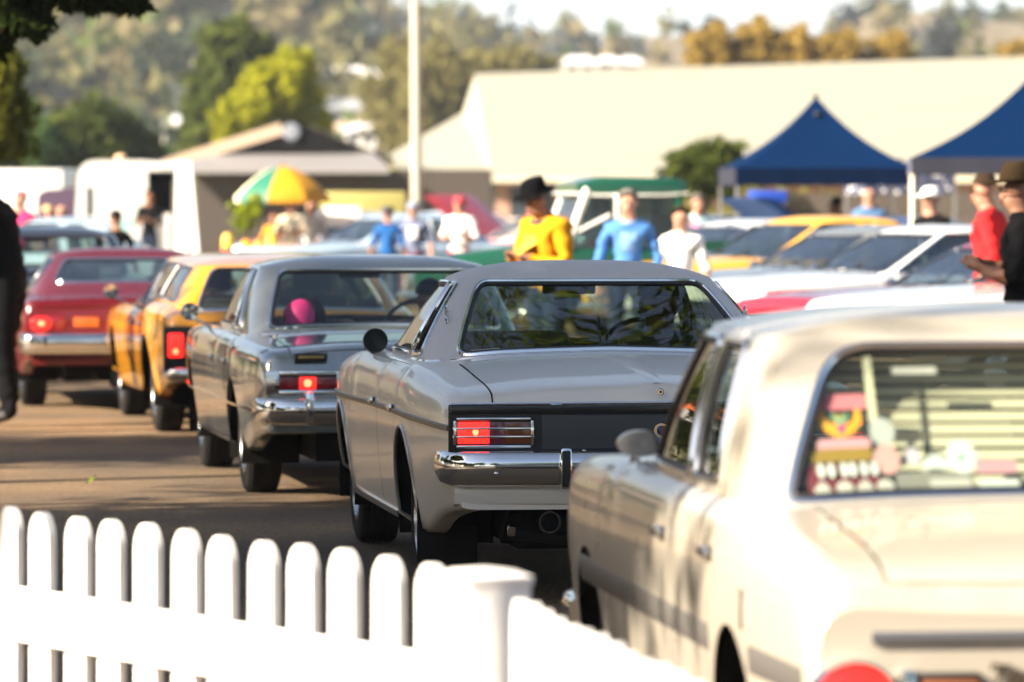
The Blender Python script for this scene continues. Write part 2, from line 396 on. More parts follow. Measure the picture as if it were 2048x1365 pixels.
def car(name, label, X, D, yaw, sp, paint, roofm=None, group=None, glass=None, cat='car', detail=True, trim=CHROME, scale=1.0, doors=True, seats=SEATM):
    """X, D: ground point under the middle of the rear bumper; yaw: turn to the left from straight ahead"""
    root = empty(name, (X, D, 0), yaw); root.scale = (scale,)*3
    tag(root, label, cat, group)
    B = Body(sp); H = House(sp, B); L = sp['L']; yr = sp['yrw']; yf = yr+sp['wb']; ra = sp['ra']; rw = sp['rw']
    G = glass or GLASS; roofm = roofm or paint
    T = lambda y, t: (y, t*TS)
    # --- cut-outs
    holes = []
    for yw, az in ((yr, sp.get('arch_z', rw+.01)), (yf, rw+.01)):
        pts = []
        for k in range(25):
            a = math.pi*(k/24)*1.24-.12*math.pi
            y = yw+ra*math.cos(a); z = az+ra*math.sin(a)
            if z > B.sill(y)+.01: pts.append(T(y, B.t_z(y, z)))
        pts = [(pts[0][0], -.1)]+pts+[(pts[-1][0], -.1)]
        holes.append(pts)
    # cabin opening
    ring = [H.at(8*k/160, 0) for k in range(160)]
    cab = [(p.y, p.x) for p in ring if p.x >= -1e-6 and True]
    yc = (H.a0+H.b0)/2
    cab = sorted(cab, key=lambda q: math.atan2(q[0]-yc, q[1]+1e-9))
    cabt = [T(yc+(y-yc)*.985, min(1.0, B.t_x(y, x*.965))) for y, x in cab]
    cabt = [(cabt[0][0], TS*1.08)]+cabt+[(cabt[-1][0], TS*1.08)]
    holes.append(cabt)
    # doors (polygons in y,z) -> t
    dpoly = []
    if doors:
        for dd in sp['doors']:
            q = dens(dd, .08); q = [T(y, B.t_z(y, z) if z < 5 else .675) for y, z in q]; dpoly.append(q)
    # boot lid / bonnet
    lids = []
    if 'lid' in sp:
        y0, y1, xw = sp['lid']
        q = [(y0, xw), (y1, xw)]
        q = dens([(y0, 0), (y0, xw), (y1, xw), (y1, 0)], .08)
        lids.append(('boot_lid', [(y, max(0, x)) for y, x in q]))
    if 'hood' in sp:
        y0, y1, xw = sp['hood']
        lids.append(('bonnet', dens([(y0, 0), (y0, xw), (y1, xw), (y1, 0)], .08)))
    lp = []
    for nm, q in lids: lp.append((nm, [T(y, 1.0 if x < 1e-6 else B.t_x(y, x)) for y, x in q]))
    ys = sorted(set([0, .008, .02, .035, .055, .08, .12, .17, .24, .32]+[.42+k*.11 for k in range(int((L-.84)/.11)+1)]+[L-v for v in (.42, .32, .24, .17, .12, .08, .05, .03, .015, 0)]))
    ts = [k/30 for k in range(31)]+[.65, .68]
    outer = [T(y, 0) for y in ys]+[T(L, t) for t in sorted(ts)[1:]]+[T(y, 1) for y in ys[::-1][1:]]+[T(0, t) for t in sorted(ts)[::-1][1:-1]]
    grid = [T(y, t) for y in ys for t in sorted(set(ts))]
    lidh = [[(a, b if b < TS*.999 else TS*1.05) for a, b in q] for nm, q in lp]
    V, F_ = fill(outer, holes+dpoly+lidh, grid, .012)
    def mirror(V, F_):
        P = [B.at(a, b/TS) for a, b in V]; n = len(P)
        return P+[Vector((-p.x, p.y, p.z)) for p in P], [tuple(f) for f in F_]+[(f[0]+n, f[2]+n, f[1]+n) for f in F_]
    v, f = mirror(V, F_)
    body = weld(mk('body', v, f, paint, root), outward=(0, L/2, .5))
    for dd, nm in zip(dpoly, sp.get('door_names', ['door']*4)):
        for sgn in (1, -1):
            q = inset(dd, .006); V, F_ = fill(q, [], grid, .012)
            P = [B.at(a, b/TS) for a, b in V]; P = [Vector((p.x*sgn, p.y, p.z)) for p in P]
            d = weld(mk('door', P, F_, paint, root), outward=(0, L/2, .5))
            if detail:
                yh = sum(a for a, b in dd)/len(dd); yh = min(a for a, b in dd)+.12
                zh = sp.get('handle_z', .76); pz = B.at(yh, B.t_z(yh, zh))
                hb = MB(); hb.box((sgn*(pz.x+.012), yh+.03, zh), (.02, .13, .028), bev=.008); hb.box((sgn*(pz.x+.002), yh-.02, zh-.005), (.012, .05, .04), bev=.005, mi=1)
                hb.build('door_handle', [CHROME, BLACKP], d)
    for nm, q in lp:
        q2 = [(a, TS if b0 > TS*.999 else b) for (a, b), (a0, b0) in zip(inset(q, .005), q)]
        q2 = [(a, min(b, TS)) for a, b in q2]
        V, F_ = fill(q2, [], grid, .012); v, f = mirror(V, F_)
        weld(mk(nm, v, f, paint, root), outward=(0, L/2, .3))
    # end caps
    for nm, yy in (('rear_panel', 0.0), ('front_panel', L)):
        pr = [B.at(yy, t) for t in sorted(set(ts))]
        vv = pr+[Vector((-p.x, p.y, p.z)) for p in pr[::-1][1:]]
        mk(nm, vv, [tuple(range(len(vv)))], sp.get('cap_mat', {}).get(nm, paint), root, smooth=False)
    # wheel wells + underbody + interior tub
    mb = MB()
    for yw in (yr, yf):
        for sgn in (1, -1):
            prof = []; n = 14; vv = []; ff = []
            az = sp.get('arch_z', rw+.01) if yw == yr else rw+.01
            for k in range(n+1):
                a = math.pi*(k/n)*1.2-.1*math.pi
                for xx in (B.W*B.plan(yw)*.965, B.W-.36): vv.append((sgn*xx, yw+(ra+.02)*math.cos(a), az+(ra+.02)*math.sin(a)))
            for k in range(n): ff.append((2*k, 2*k+2, 2*k+3, 2*k+1))
            mb.add(vv, ff); m = [(sgn*(B.W-.36), yw+(ra+.02)*math.cos(math.pi*(k/n)*1.2-.1*math.pi), az+(ra+.02)*math.sin(math.pi*(k/n)*1.2-.1*math.pi)) for k in range(n+1)]
            mb.add(m, [tuple(range(n+1))])
    zf = B.sill(L/2)
    mb.b2(-(B.W-.37), B.W-.37, .12, L-.25, zf-.02, zf+.14)
    mb.b2(-.70, .70, yr-.05, yr+.05, rw-.05, rw+.05, .03)                      # axle
    mb.box((0, yr, rw), (.24, .26, .24), bev=.08)
    mb.tube([(-.35, .02, zf+.02), (-.35, .5, zf+.03), (-.3, 1.6, zf+.02), (-.2, L-1.2, zf)], .028, 8)
    mb.box((.2, .45, zf+.0), (.8, .7, .16), bev=.05)
    mb.build('underbody', DARK, root)
    mi = MB(); wi = B.W-.10
    mi.b2(-wi, wi, H.a0+.55, H.b0+.05, zf+.14, zf+.17); zb = B.belt(yc)-.03
    for s_ in (1, -1): mi.b2(s_*wi, s_*(wi-.05), H.a0+.3, H.b0-.02, zf+.14, zb)
    mi.b2(-wi+.04, wi-.04, H.a0+.12, H.a0+.72, zb-.05, zb-.015)                # parcel shelf
    mi.box((0, H.b0-.22, zb-.06), (2*wi-.1, .42, .22), bev=.06)                # dash
    mi.b2(-wi, wi, H.b0-.05, H.b0+.0, zf, zb-.05)
    mi.build('interior', sp.get('trim_mat', TRIMG), root)
    fy = sp.get('front_seat_y', H.b0-1.35); zs = zf+.22
    for sx in (-.37, .37): seat(root, sx, fy, zs, .52, seats, head=sp.get('headrest', True), h=sp.get('seat_h', .5))
    seat(root, 0, H.a0+.98, zs, 1.25, seats, head=False, h=.44)
    sw = MB(); sw.tube([Vector((.37+.19*math.cos(a), H.b0-.52, zb+.02+.0))+Vector((0, -.08*math.sin(a), .17*math.sin(a))) for a in [2*math.pi*k/24 for k in range(24)]], .013, 6, True)
    sw.tube([(.37, H.b0-.5, zb+.02), (.37, H.b0-.25, zb-.06)], .03, 8); sw.box((.37, H.b0-.52, zb+.02), (.34, .02, .04), bev=.008)
    sw.build('steering_wheel', BLACKP, root)
    mm = MB(); mm.box((0, H.b1-.10, H.zh(H.b1)-.05), (.25, .03, .065), bev=.012); mm.tube([(0, H.b1-.08, H.zh(H.b1)-.05), (0, H.b1-.02, H.zh(H.b1)+.01)], .008, 6)
    mm.build('rear_view_mirror', BLACKP, root)
    # greenhouse shell with window openings
    U = .72
    win = []
    qr = sp.get('rwin', (.86, .06, .86, .96)); qf = sp.get('fwin', (.90, .03, .90, .92))
    rr = sp.get('rwin_r', .10)
    win.append(('rear_window', roundpoly([(1-qr[0], qr[1]*U), (1+qr[0], qr[1]*U), (1+qr[2], qr[3]*U), (1-qr[2], qr[3]*U)], rr, 7)))
    win.append(('windscreen', roundpoly([(5-qf[0], qf[1]*U), (5+qf[0], qf[1]*U), (5+qf[2], qf[3]*U), (5-qf[2], qf[3]*U)], .07, 6)))
    for poly in sp['side_win']:
        for left in (True, False):
            q = [(H.p_side(y, t, left), t*U) for y, t in poly]
            if not left: q = q[::-1]
            win.append(('side_window', roundpoly(q, sp.get('swin_r', .045), 5)))
    win = [(nm, dens(q, .06)) for nm, q in win]
    NP = 176; ps = [8*k/NP for k in range(NP+1)]; tt = [k/14 for k in range(15)]
    outer = [(p, 0) for p in ps]+[(8, t*U) for t in tt[1:]]+[(p, U) for p in ps[::-1][1:]]+[(0, t*U) for t in tt[::-1][1:-1]]
    grid2 = [(p, t*U) for p in ps[1:-1] for t in tt[1:-1]]
    V, F_ = fill(outer, [q for nm, q in win], grid2, .012)
    v = [H.at(min(a, 7.99999), b/U) for a, b in V]; f = [tuple(x) for x in F_]
    ms = [1, .985, .96, .93, .89, .84, .77, .68, .56, .42, .26, .1]
    b0 = len(v)
    for m_ in ms: v += [H.at(min(p, 7.99999), 1.0, m_) if m_ < 1 else H.at(min(p, 7.99999), 1.0) for p in ps[:-1]]
    for i in range(len(ms)-1):
        for k in range(NP): f.append((b0+i*NP+k, b0+i*NP+(k+1) % NP, b0+(i+1)*NP+(k+1) % NP, b0+(i+1)*NP+k))
    f.append(tuple(b0+(len(ms)-1)*NP+k for k in range(NP)))
    weld(mk('roof', v, f, roofm, root), 3e-4, outward=(0, yc, 1.0))
    for nm, q in win:
        V, F_ = fill(q, [], grid2, .015)
        pv = [H.at(min(max(a, 0), 7.99999), b/U) for a, b in V]
        cx = Vector((0, yc, 1.0))
        pv = [p+(cx-p).normalized()*.006 for p in pv]
        g = weld(mk(nm, pv, F_, sp.get('glass_map', {}).get(nm, G), root), outward=(0, yc, .9))
        if detail:
            edge = [H.at(min(max(a, 0), 7.99999), b/U) for a, b in q]
            tb = MB(); tb.tube([p+(p-cx).normalized()*.003 for p in edge], .011, 6, True)
            tb.build('window_trim', trim, g)
            tb = MB(); tb.tube([H.at(min(max(a, 0), 7.99999), b/U)+(cx-H.at(a % 8, b/U)).normalized()*.004 for a, b in inset(q, .016)], .011, 6, True)
            tb.build('window_seal', BLACKP, g)
    for yw in (yr, yf):
        for sgn in (1, -1): wheel(root, sgn*(B.W*B.plan(yw)-.075-sp['tw']/2), yw, rw, sp['tw'], sgn, rimr=sp.get('rimr', .19), style=sp.get('rim', 'steel'))
    return root, B, H

def bumper(root, B, y_end, z0, z1, wrap=.30, rear=True, m=CHROME, name='bumper', out=.09, thick=.06, wadd=.0, crown=.03):
    w = B.W*B.plan(.1 if rear else B.L-.1)+.012+wadd; s = -1 if rear else 1
    path = [(-w-.004, y_end-s*wrap), (-w-.008, y_end-s*wrap*.5), (-w, y_end-s*.03), (-w+.03, y_end+s*.035), (-w+.085, y_end+s*(out-.03))]
    for k in range(1, 12):
        x = (-w+.085)+(2*w-.17)*k/12; path.append((x, y_end+s*(out-.03+crown*(1-(x/(w-.085))**2))))
    path += [(-a, b) for a, b in path[:5][::-1]]
    if not rear: path = path[::-1]
    h = z1-z0; zm = (z0+z1)/2
    prof = [(-thick, z1-.006), (-.035, z1), (-.012, z1-.006), (.0, z1-.02), (.006, zm+h*.18), (.006, zm), (.003, zm-h*.2), (-.006, z0+.012), (-.03, z0), (-thick, z0+.004)]
    mb = MB(); mb.sweep(path, prof)
    return mb.build(name, m, root, auto=60)

def strip(root, B, y0, y1, z0, z1, m, name, depth=.012, side=(-1, 1), zf=None):
    for sgn in side:
        mb = MB(); n = max(3, int((y1-y0)/.12)); v = []; f = []
        for k in range(n+1):
            y = y0+(y1-y0)*k/n; dz = zf(y) if zf else 0
            for zz, dd in ((z0+dz, -.003), (z0+.15*(z1-z0)+dz, depth), (z1-.15*(z1-z0)+dz, depth), (z1+dz, -.003)):
                p = B.at(y, B.t_z(y, zz)); v.append((sgn*(p.x+dd), y, zz))
        for k in range(n):
            for j in range(3): f.append((4*k+j, 4*k+j+1, 4*k+4+j+1, 4*k+4+j))
        f.append((0, 1, 2, 3)); f.append((4*n, 4*n+1, 4*n+2, 4*n+3))
        mb.add(v, f); mb.build(name, m, root)

def door_mirror(root, B, y, x, z, sgn, m=CHROME, r=.06, wide=1.0):
    mb = MB(); M = Matrix.Translation((sgn*x, y, z)) @ Matrix.Diagonal((wide, 1, .85 if wide > 1 else 1, 1)) @ Matrix.Rotation(R(90), 4, 'X')
    mb.lathe([(0, -.05), (r*.5, -.045), (r*.85, -.02), (r, .01), (r*.98, .03)], 20, M); mb.lathe([(r*.98, .028), (0, .026)], 20, M, mi=1)
    p = B.at(y, .66); mb.tube([(sgn*x, y+.01, z-r*.7), (sgn*(x+p.x)*.5, y+.02, z-r*1.1), (sgn*p.x*.97, y+.02, p.z-.01)], .011, 6)
    return mb.build('door_mirror', [m, mat('mirror_glass', (.45, .47, .48), .02, 1.0) if m is not BLACKP else mat('dark_mirror', (.03, .033, .035), .05, .6)], root)

BASE = dict(L=4.9, W=.95, wb=2.82, yrw=1.24, rw=.315, tw=.20, ra=.365,
    plan=[(0, .915), (.05, .93), (.25, .955), (1.3, 1.0), (3.9, 1.0), (4.5, .97), (4.8, .93), (4.9, .88)],
    sill=[(0, .40), (.45, .34), (.85, .25), (4.0, .25), (4.4, .32), (4.9, .38)],
    belt=[(0, .80), (.02, .83), (.06, .86), (.2, .885), (.6, .91), (1.6, .955), (3.4, .955), (4.5, .90), (4.8, .87), (4.88, .83), (4.9, .76)],
    top=[(0, .81), (.015, .86), (.04, .895), (.09, .915), (.2, .93), (.6, .965), (1.5, 1.01), (3.5, 1.0), (4.5, .945), (4.8, .91), (4.88, .87), (4.9, .80)],
    gw=(.80, .58), ga=(1.42, 2.12), gb=(3.52, 2.86), zh=[(1, 1.30), (2.4, 1.325), (4, 1.29)], rise=.075,
    doors=[[(1.66, .30), (2.28, .29), (2.28, 9), (1.50, 9), (1.48, .80), (1.60, .62)], [(2.31, .29), (3.62, .29), (3.62, .55), (3.50, 9), (2.31, 9)]],
    lid=(.035, 1.22, .70), hood=(3.62, 4.82, .74),
    side_win=[[(1.98, .09), (2.22, .09), (2.26, .93), (2.20, .93)], [(2.36, .09), (3.36, .09), (2.84, .93), (2.36, .93)]])
def spec(**k):
    d = dict(BASE); d.update(k); return d
# ---------------------------------------------------------------- the queue of cars
PAINT_BEIGE = mat('beige_paint', (.82, .765, .675), .30, .1, .45, noise=.03, nscale=3, spec=.3)
VINYL = mat('grey_vinyl', (.66, .635, .62), .5, 0, 0, noise=.05, nscale=60, bump=.15)
PANELG = mat('dark_grey_panel', (.045, .05, .056), .42, .2, noise=.08, nscale=8)
PAINT_SILVER = mat('silver_green_paint', (.36, .385, .375), .18, .82, 1.0, noise=.03, nscale=3)
PAINT_MUSTARD = mat('mustard_paint', (.62, .27, .018), .22, 0, 1.0, noise=.03, nscale=3)
PAINT_RED = mat('red_paint', (.085, .002, .004), .28, 0, .35, noise=.03, nscale=3)
PAINT_CREAM = mat('cream_paint', (.41, .375, .31), .28, 0, .6, noise=.03, nscale=3)
PAINT_DARK = mat('black_paint', (.012, .013, .015), .2, 0, 1.0)
QG = 'classic cars queueing on the road'

def lamp_bars(root, x0, x1, z0, z1, y, sgn, secs, name='tail_light', nbars=2, fr=.012):
    """a framed tail light: lens sections split along x (fractions), chrome frame and bars"""
    mb = MB(); mb.b2(sgn*x0, sgn*x1, y, y+.06, z0, z1)
    base = mb.build(name, BLACKP, root)
    for a, b, m in secs:
        l = MB(); l.b2(sgn*(x0+(x1-x0)*a), sgn*(x0+(x1-x0)*b), y-.008, y+.002, z0+.006, z1-.006, .003)
        l.build('lens', m, base)
    f = MB()
    f.b2(sgn*(x0-fr), sgn*(x1+fr), y-.022, y+.01, z1, z1+fr, .004); f.b2(sgn*(x0-fr), sgn*(x1+fr), y-.022, y+.01, z0-fr, z0, .004)
    f.b2(sgn*(x0-fr), sgn*x0, y-.022, y+.01, z0, z1, .004); f.b2(sgn*x1, sgn*(x1+fr), y-.022, y+.01, z0, z1, .004)
    for k in range(nbars):
        z = z0+(z1-z0)*(k+1)/(nbars+1); f.b2(sgn*(x0+.003), sgn*(x1-.003), y-.018, y-.006, z-.0045, z+.0045, .002)
    f.build('lamp_frame', CHROME, base)
    return base

def disc(c, r, d, axis='y', n=24, rim=.2):
    mb = MB(); M = Matrix.Translation(c) @ Matrix.Rotation(R(90), 4, 'X')
    mb.lathe([(0, d), (r*(1-rim), d), (r*(1-rim*.5), d*1.5), (r, d), (r, 0)], n, M); return mb

# -- the car in focus: two-tone beige sedan
sp = spec(lid=(.003, 1.22, .70), rwin=(.90, .07, .90, .955), rwin_r=.11, cap_mat={}, headrest=False, seat_h=.62,
    side_win=[[(1.93, .10), (2.22, .08), (2.26, .92), (2.17, .92)], [(2.34, .08), (3.40, .08), (2.88, .92), (2.36, .92)]], glass_map={'rear_window': GLASS_DK, 'side_window': GLASS_DK})
foc, B, H = car('classic_sedan', 'beige sedan with a grey vinyl roof and lit tail light, sharpest in the queue', .616, 21.75, R(7.3), sp, PAINT_BEIGE, VINYL, QG, seats=SEATM)
for sg in (-1, 1):
    lamp_bars(foc, .868, .535, .668, .770, -.012, sg, [(0, .06, PLUMLENS), (.06, .45, LITRED), (.45, .64, PLUMLENS), (.64, 1, AMBERLENS)])
    m = MB(); m.ball((sg*.775, -.018, .722), (.014, .006, .016), 2); m.build('lit_bulb', LITCORE, foc)
m = MB(); m.b2(-.50, .50, -.010, .03, .650, .792, .006); m.build('centre_panel', PANELG, foc)
m = MB(); m.b2(-.885, .885, -.004, .02, .63, .835, .008); m.build('lamp_surround', BLACKP, foc)
m = MB(); m.b2(-.88, .88, -.020, .0, .797, .832, .006); m.build('panel_lip', mat('gloss_black', (.02, .02, .022), .15), foc)
m = MB(); m.tube([(-.875, -.006, .836), (-.6, -.016, .838), (0, -.02, .84), (.6, -.016, .838), (.875, -.006, .836)], .007, 6); m.build('chrome_strip', CHROME, foc)
b = disc((0, -.010, .724), .037, .012).build('badge', CHROME, foc)
m = MB(); m.lathe([(0, .0155), (.026, .0155)], 24, Matrix.Translation((0, -.010, .724)) @ Matrix.Rotation(R(90), 4, 'X')); m.build('badge_face', BLACKP, b)
m = MB(); m.add([(-.016, -.0268, .734), (.001, -.0268, .742), (-.001, -.0268, .706)], [(0, 1, 2)]); m.build('badge_mark', mat('badge_blue', (.03, .10, .25), .3), b, smooth=False)
m = MB(); m.add([(.003, -.0268, .742), (.018, -.0268, .731), (.010, -.0268, .724), (.017, -.0268, .716), (.003, -.0268, .706)], [(0, 1, 2), (0, 2, 4), (2, 3, 4)]); m.build('badge_mark', mat('badge_red', (.35, .03, .03), .3), b, smooth=False)
m = MB(); m.tube([(.023*math.cos(a), -.0262, .724+.023*math.sin(a)) for a in [2*math.pi*k/28 for k in range(28)]], .0022, 5, True); m.build('badge_ring', CHROME, b)
p = Vector((0, .0, .885)); l = disc((0, .012, .883), .016, .010, rim=.3).build('boot_lock', CHROME, foc)
disc((0, .004, .883), .006, .004).build('keyhole', BLACKP, l)
bmp = bumper(foc, B, -.02, .500, .645, out=.10, thick=.10)
for sg in (-1, 1):
    m = MB(); m.box((sg*.415, -.125, .575), (.052, .06, .175), bev=.018); o = m.build('overrider', CHROME, bmp)
    m = MB(); m.box((sg*.415, -.152, .575), (.036, .02, .15), bev=.009); m.build('rubber_pad', BLACKP, bmp)
    for x, y, z in ((.70, -.102, .555), (.30, -.128, .556)):
        m = MB(); m.ball((sg*x, y+.004, z), (.011, .008, .011), 2); m.build('bolt', CHROME, bmp)
    m = MB(); m.ball((sg*.33, -.06, .645), (.010, .010, .006), 2); m.build('bolt', CHROME, bmp)
m = MB()   # rolled lower valance
prof = []
n = 24
v = []; f = []
for k in range(n+1):
    x = -.86+1.72*k/n; y = -.005-.03*(1-(x/.86)**2)
    for yy, z in ((y+.02, .52), (y, .50), (y-.004, .46), (y+.01, .425), (y+.05, .41)): v.append((x, yy, z))
for k in range(n):
    for j in range(4): f.append((5*k+j, 5*k+j+1, 5*k+5+j+1, 5*k+5+j))
m.add(v, f); m.build('valance', PAINT_BEIGE, foc)
strip(foc, B, .03, 4.6, .722, .750, mat('rub_strip', (.075, .06, .05), .35), 'side_strip', .012, zf=lambda y: .012*math.sin(y))
strip(foc, B, 1.66, 3.72, .262, .305, CHROME_OLD, 'sill_moulding', .012)
for sg in (-1, 1):      # chrome wheel-arch lips
    for yw in (sp['yrw'], sp['yrw']+sp['wb']):
        pts = []
        for k in range(21):
            a = math.pi*(k/20)*1.16-.08*math.pi; y = yw+.368*math.cos(a); z = .325+.368*math.sin(a)
            q = B.at(y, B.t_z(y, z)); pts.append((sg*(q.x+.003), y, z))
        m = MB(); m.tube(pts, .009, 6); m.build('arch_lip', CHROME_OLD if sg > 0 else mat('arch_paint', (.40, .38, .33), .3, .3, 1), foc)
    # vinyl roof edge moulding, follows the belt from the door to the rear window
    pts = [H.at(H.p_side(y, .03, sg < 0), .03)+Vector((sg*.006, 0, 0)) for y in (2.2, 2.0, 1.85, 1.72)]
    pts += [H.at((8-.999*k if sg < 0 else 2+.999*k) if False else (7.6+.36*k/4 if sg < 0 else 2.4-.36*k/4), .03)+Vector((sg*.006, -.004, 0)) for k in range(5)]
    m = MB(); m.tube(pts, .008, 6); m.build('roof_moulding', CHROME, foc)
    m = MB(); pc = H.p_side(1.86, .5, sg < 0); q = H.at(pc, .5)
    t1 = [(q.x+sg*.012, q.y+.03*math.sin(a)*.8, q.z+.034+.026*math.cos(a)) for a in [k*2*math.pi/12*0.8 for k in range(13)]]
    t2 = [(q.x+sg*.012, q.y-.03*math.sin(a)*.8, q.z-.012-.026*math.cos(a)) for a in [k*2*math.pi/12*0.8 for k in range(13)]]
    m.tube(t1, .006, 6); m.tube(t2, .006, 6); m.build('pillar_emblem', CHROME, foc)
m = MB(); m.tube([H.at(1+q, .02)+Vector((0, -.008, .004)) for q in [-.95+1.9*k/20 for k in range(21)]], .006, 6); m.build('roof_moulding', CHROME, foc)
for sg in (-1, 1):
    door_mirror(foc, B, 3.24, .86, 1.01, sg, BLACKP, .06)
    m = MB(); m.b2(sg*.66, sg*.92, .86, .875, .06, .40, .004); m.build('mud_flap', RUBBER, foc)
m = MB(); m.lathe([(.040, 0), (.046, 0), (.046, .5), (.040, .5)], 16, Matrix.Translation((-.46, .02, .345)) @ Matrix.Rotation(R(-90), 4, 'X'))
m.lathe([(.04, .03), (0, .03)], 16, Matrix.Translation((-.46, .02, .345)) @ Matrix.Rotation(R(-90), 4, 'X'), mi=1); m.build('exhaust_pipe', [mat('old_steel', (.10, .09, .08), .42, .9, noise=.2), DARK], foc)
m = MB(); m.box((-.60, .20, .33), (.06, .35, .05), bev=.015, rx=R(-25)); m.tube([(-.62, .1, .29), (-.40, .05, .27), (.3, .05, .28)], .022, 8); m.build('tow_bracket', DARK, foc)
m = MB(); m.box((-.62, .03, .312), (.035, .03, .045), bev=.01, rx=R(20)); m.build('bracket_tip', CHROME_OLD, foc)
# raised spine on the boot lid
m = MB(); v = []; f = []
for k in range(13):
    y = .09+1.06*k/12; wv = .010+.05*(k/12)**1.2; z = B.at(y, 1).z
    v += [(-wv-.02, y, B.top_z(wv+.02, y)-.001), (-wv, y, B.top_z(wv, y)+.004), (wv, y, B.top_z(wv, y)+.004), (wv+.02, y, B.top_z(wv+.02, y)-.001)]
for k in range(12):
    for j in range(3): f.append((4*k+j, 4*k+j+1, 4*k+5+j, 4*k+4+j))
m.add(v, f); m.build('lid_spine', PAINT_BEIGE, foc)
v = [H.at(1+q, .105)+Vector((0, -.003, 0)) for q in (-.80, -.62)]
m = MB(); m.add([v[0], v[1], v[1]+Vector((0, .006, .008)), v[0]+Vector((0, .006, .008))], [(0, 1, 2, 3)]); m.build('window_label', WHITE, foc, smooth=False)

# -- silver sedan ahead
sp2 = spec(plan=[(0, .90), (.05, .93), (.3, .96), (1.3, 1.0), (3.7, 1.0), (4.5, .97), (4.8, .94), (4.9, .90)], W=.92, ra=.36, arch_z=.30,
    belt=[(0, .74), (.02, .80), (.06, .83), (.2, .85), (.8, .87), (1.6, .89), (3.4, .90), (4.5, .88), (4.8, .86), (4.88, .80), (4.9, .74)],
    top=[(0, .74), (.02, .83), (.05, .865), (.12, .885), (.4, .90), (.9, .92), (1.5, .935), (3.5, .95), (4.5, .92), (4.8, .89), (4.88, .85), (4.9, .76)],
    ga=(1.35, 1.98), gb=(3.5, 2.82), gw=(.80, .66), gn=9, zh=[(1, 1.26), (2.4, 1.285), (4, 1.25)], rwin=(.88, .09, .86, .94), rwin_r=.09, rise=.06, handle_z=.74, headrest=False)
sil, B, H = car('classic_sedan', 'silver grey sedan directly ahead of the beige one, pink haired passenger inside', -.52, 28.9, R(8.4), sp2, PAINT_SILVER, None, QG)
for sg in (-1, 1):
    o = lamp_bars(sil, .80, .42, .628, .705, -.015, sg, [(0, .38, REDLENS), (.38, .62, LITRED), (.62, 1, REDLENS)], nbars=0, fr=.03)
    m = MB(); m.ball((sg*.61, -.026, .667), (.022, .012, .022), 2); m.build('lit_bulb', LITCORE, sil)
m = MB(); m.b2(-.84, .84, -.012, .01, .60, .735, .006); m.build('rear_trim_panel', CHROME_OLD, sil)
m = MB(); m.b2(-.68, -.50, -.012, .02, .785, .83, .006); m.b2(-.66, -.52, -.016, -.01, .80, .815, .002, mi=1); m.build('rear_badge', [BLACKP, mat('brass', (.5, .32, .1), .3, 1)], sil)
b2 = bumper(sil, B, -.02, .44, .585, out=.10, thick=.10)
for sg in (-1, 1):
    m = MB(); m.box((sg*.61, -.115, .53), (.05, .07, .19), bev=.022); m.build('overrider', CHROME, b2)
    door_mirror(sil, B, 3.25, .98, .99, sg, CHROME, .055)
m = MB(); m.b2(-.82, .82, .01, .05, .39, .45, .01); m.build('valance', PAINT_SILVER, sil)
m = MB(); m.tube([H.at(1+q, .01)+Vector((0, -.006, .004)) for q in [-.95+1.9*k/20 for k in range(21)]], .008, 6); m.build('roof_moulding', CHROME, sil)
strip(sil, B, .05, 4.7, .50, .522, CHROME, 'side_strip', .010)

# -- mustard wagon
sp3 = spec(W=.94, yrw=1.15, plan=[(0, .90), (.04, .93), (.25, .95), (1.2, 1.0), (2.2, .975), (3.6, .99), (4.5, .97), (4.8, .93), (4.9, .88)],
    belt=[(0, .78), (.02, .84), (.08, .87), (.6, .92), (1.3, .93), (2.4, .86), (3.5, .87), (4.5, .84), (4.8, .80), (4.88, .74), (4.9, .7)],
    top=[(0, .86), (.02, .88), (.08, .90), (.6, .93), (1.5, .94), (3.4, .92), (4.5, .88), (4.8, .84), (4.9, .74)],
    ga=(.06, .42), gb=(3.5, 2.75), gw=(.81, .63), gn=9, zh=[(0, 1.19), (1.5, 1.225), (2.4, 1.235), (4, 1.20)], rwin=(.84, .06, .82, .93), rise=.05, ra=.38,
    side_win=[[(.45, .12), (1.35, .12), (1.35, .92), (.62, .92)], [(1.45, .12), (2.25, .10), (2.25, .92), (1.45, .92)], [(2.35, .10), (3.38, .10), (2.84, .93), (2.35, .92)]],
    glass_map={'rear_window': GLASS_DK})
sp3.pop('lid')
mus, B, H = car('classic_wagon', 'mustard yellow station wagon with a lit square tail light, between the red and silver cars', -1.53, 36.7, R(9.3), sp3, PAINT_MUSTARD, None, QG)
for sg in (-1, 1):
    m = MB(); m.b2(sg*.91, sg*.70, -.03, .03, .46, .785, .012); base = m.build('tail_light', BLACKP, mus)
    m = MB(); m.b2(sg*.88, sg*.775, -.045, -.028, .57, .735, .012); m.build('lens', LITRED, base)
    m = MB(); m.ball((sg*.828, -.046, .61), (.02, .01, .02), 2); m.build('lit_bulb', LITCORE, base)
    door_mirror(mus, B, 3.2, 1.0, .97, sg, CHROME, .055)
m = MB(); m.b2(-.66, .66, -.02, .0, .50, .80, .03); m.b2(-.60, .60, -.028, -.015, .56, .74, .03); t = m.build('tailgate', PAINT_MUSTARD, mus)
m = MB(); m.b2(-.67, .67, -.03, -.01, .80, .815, .004); m.build('tailgate_strip', mat('bronze_trim', (.16, .10, .04), .3, .7), mus)
bumper(mus, B, -.02, .40, .50, out=.09, thick=.09)
m = MB(); m.tube([H.at(1+q, .03)+Vector((0, -.006, .004)) for q in [-.95+1.9*k/20 for k in range(21)]], .008, 6); m.build('roof_moulding', CHROME, mus)

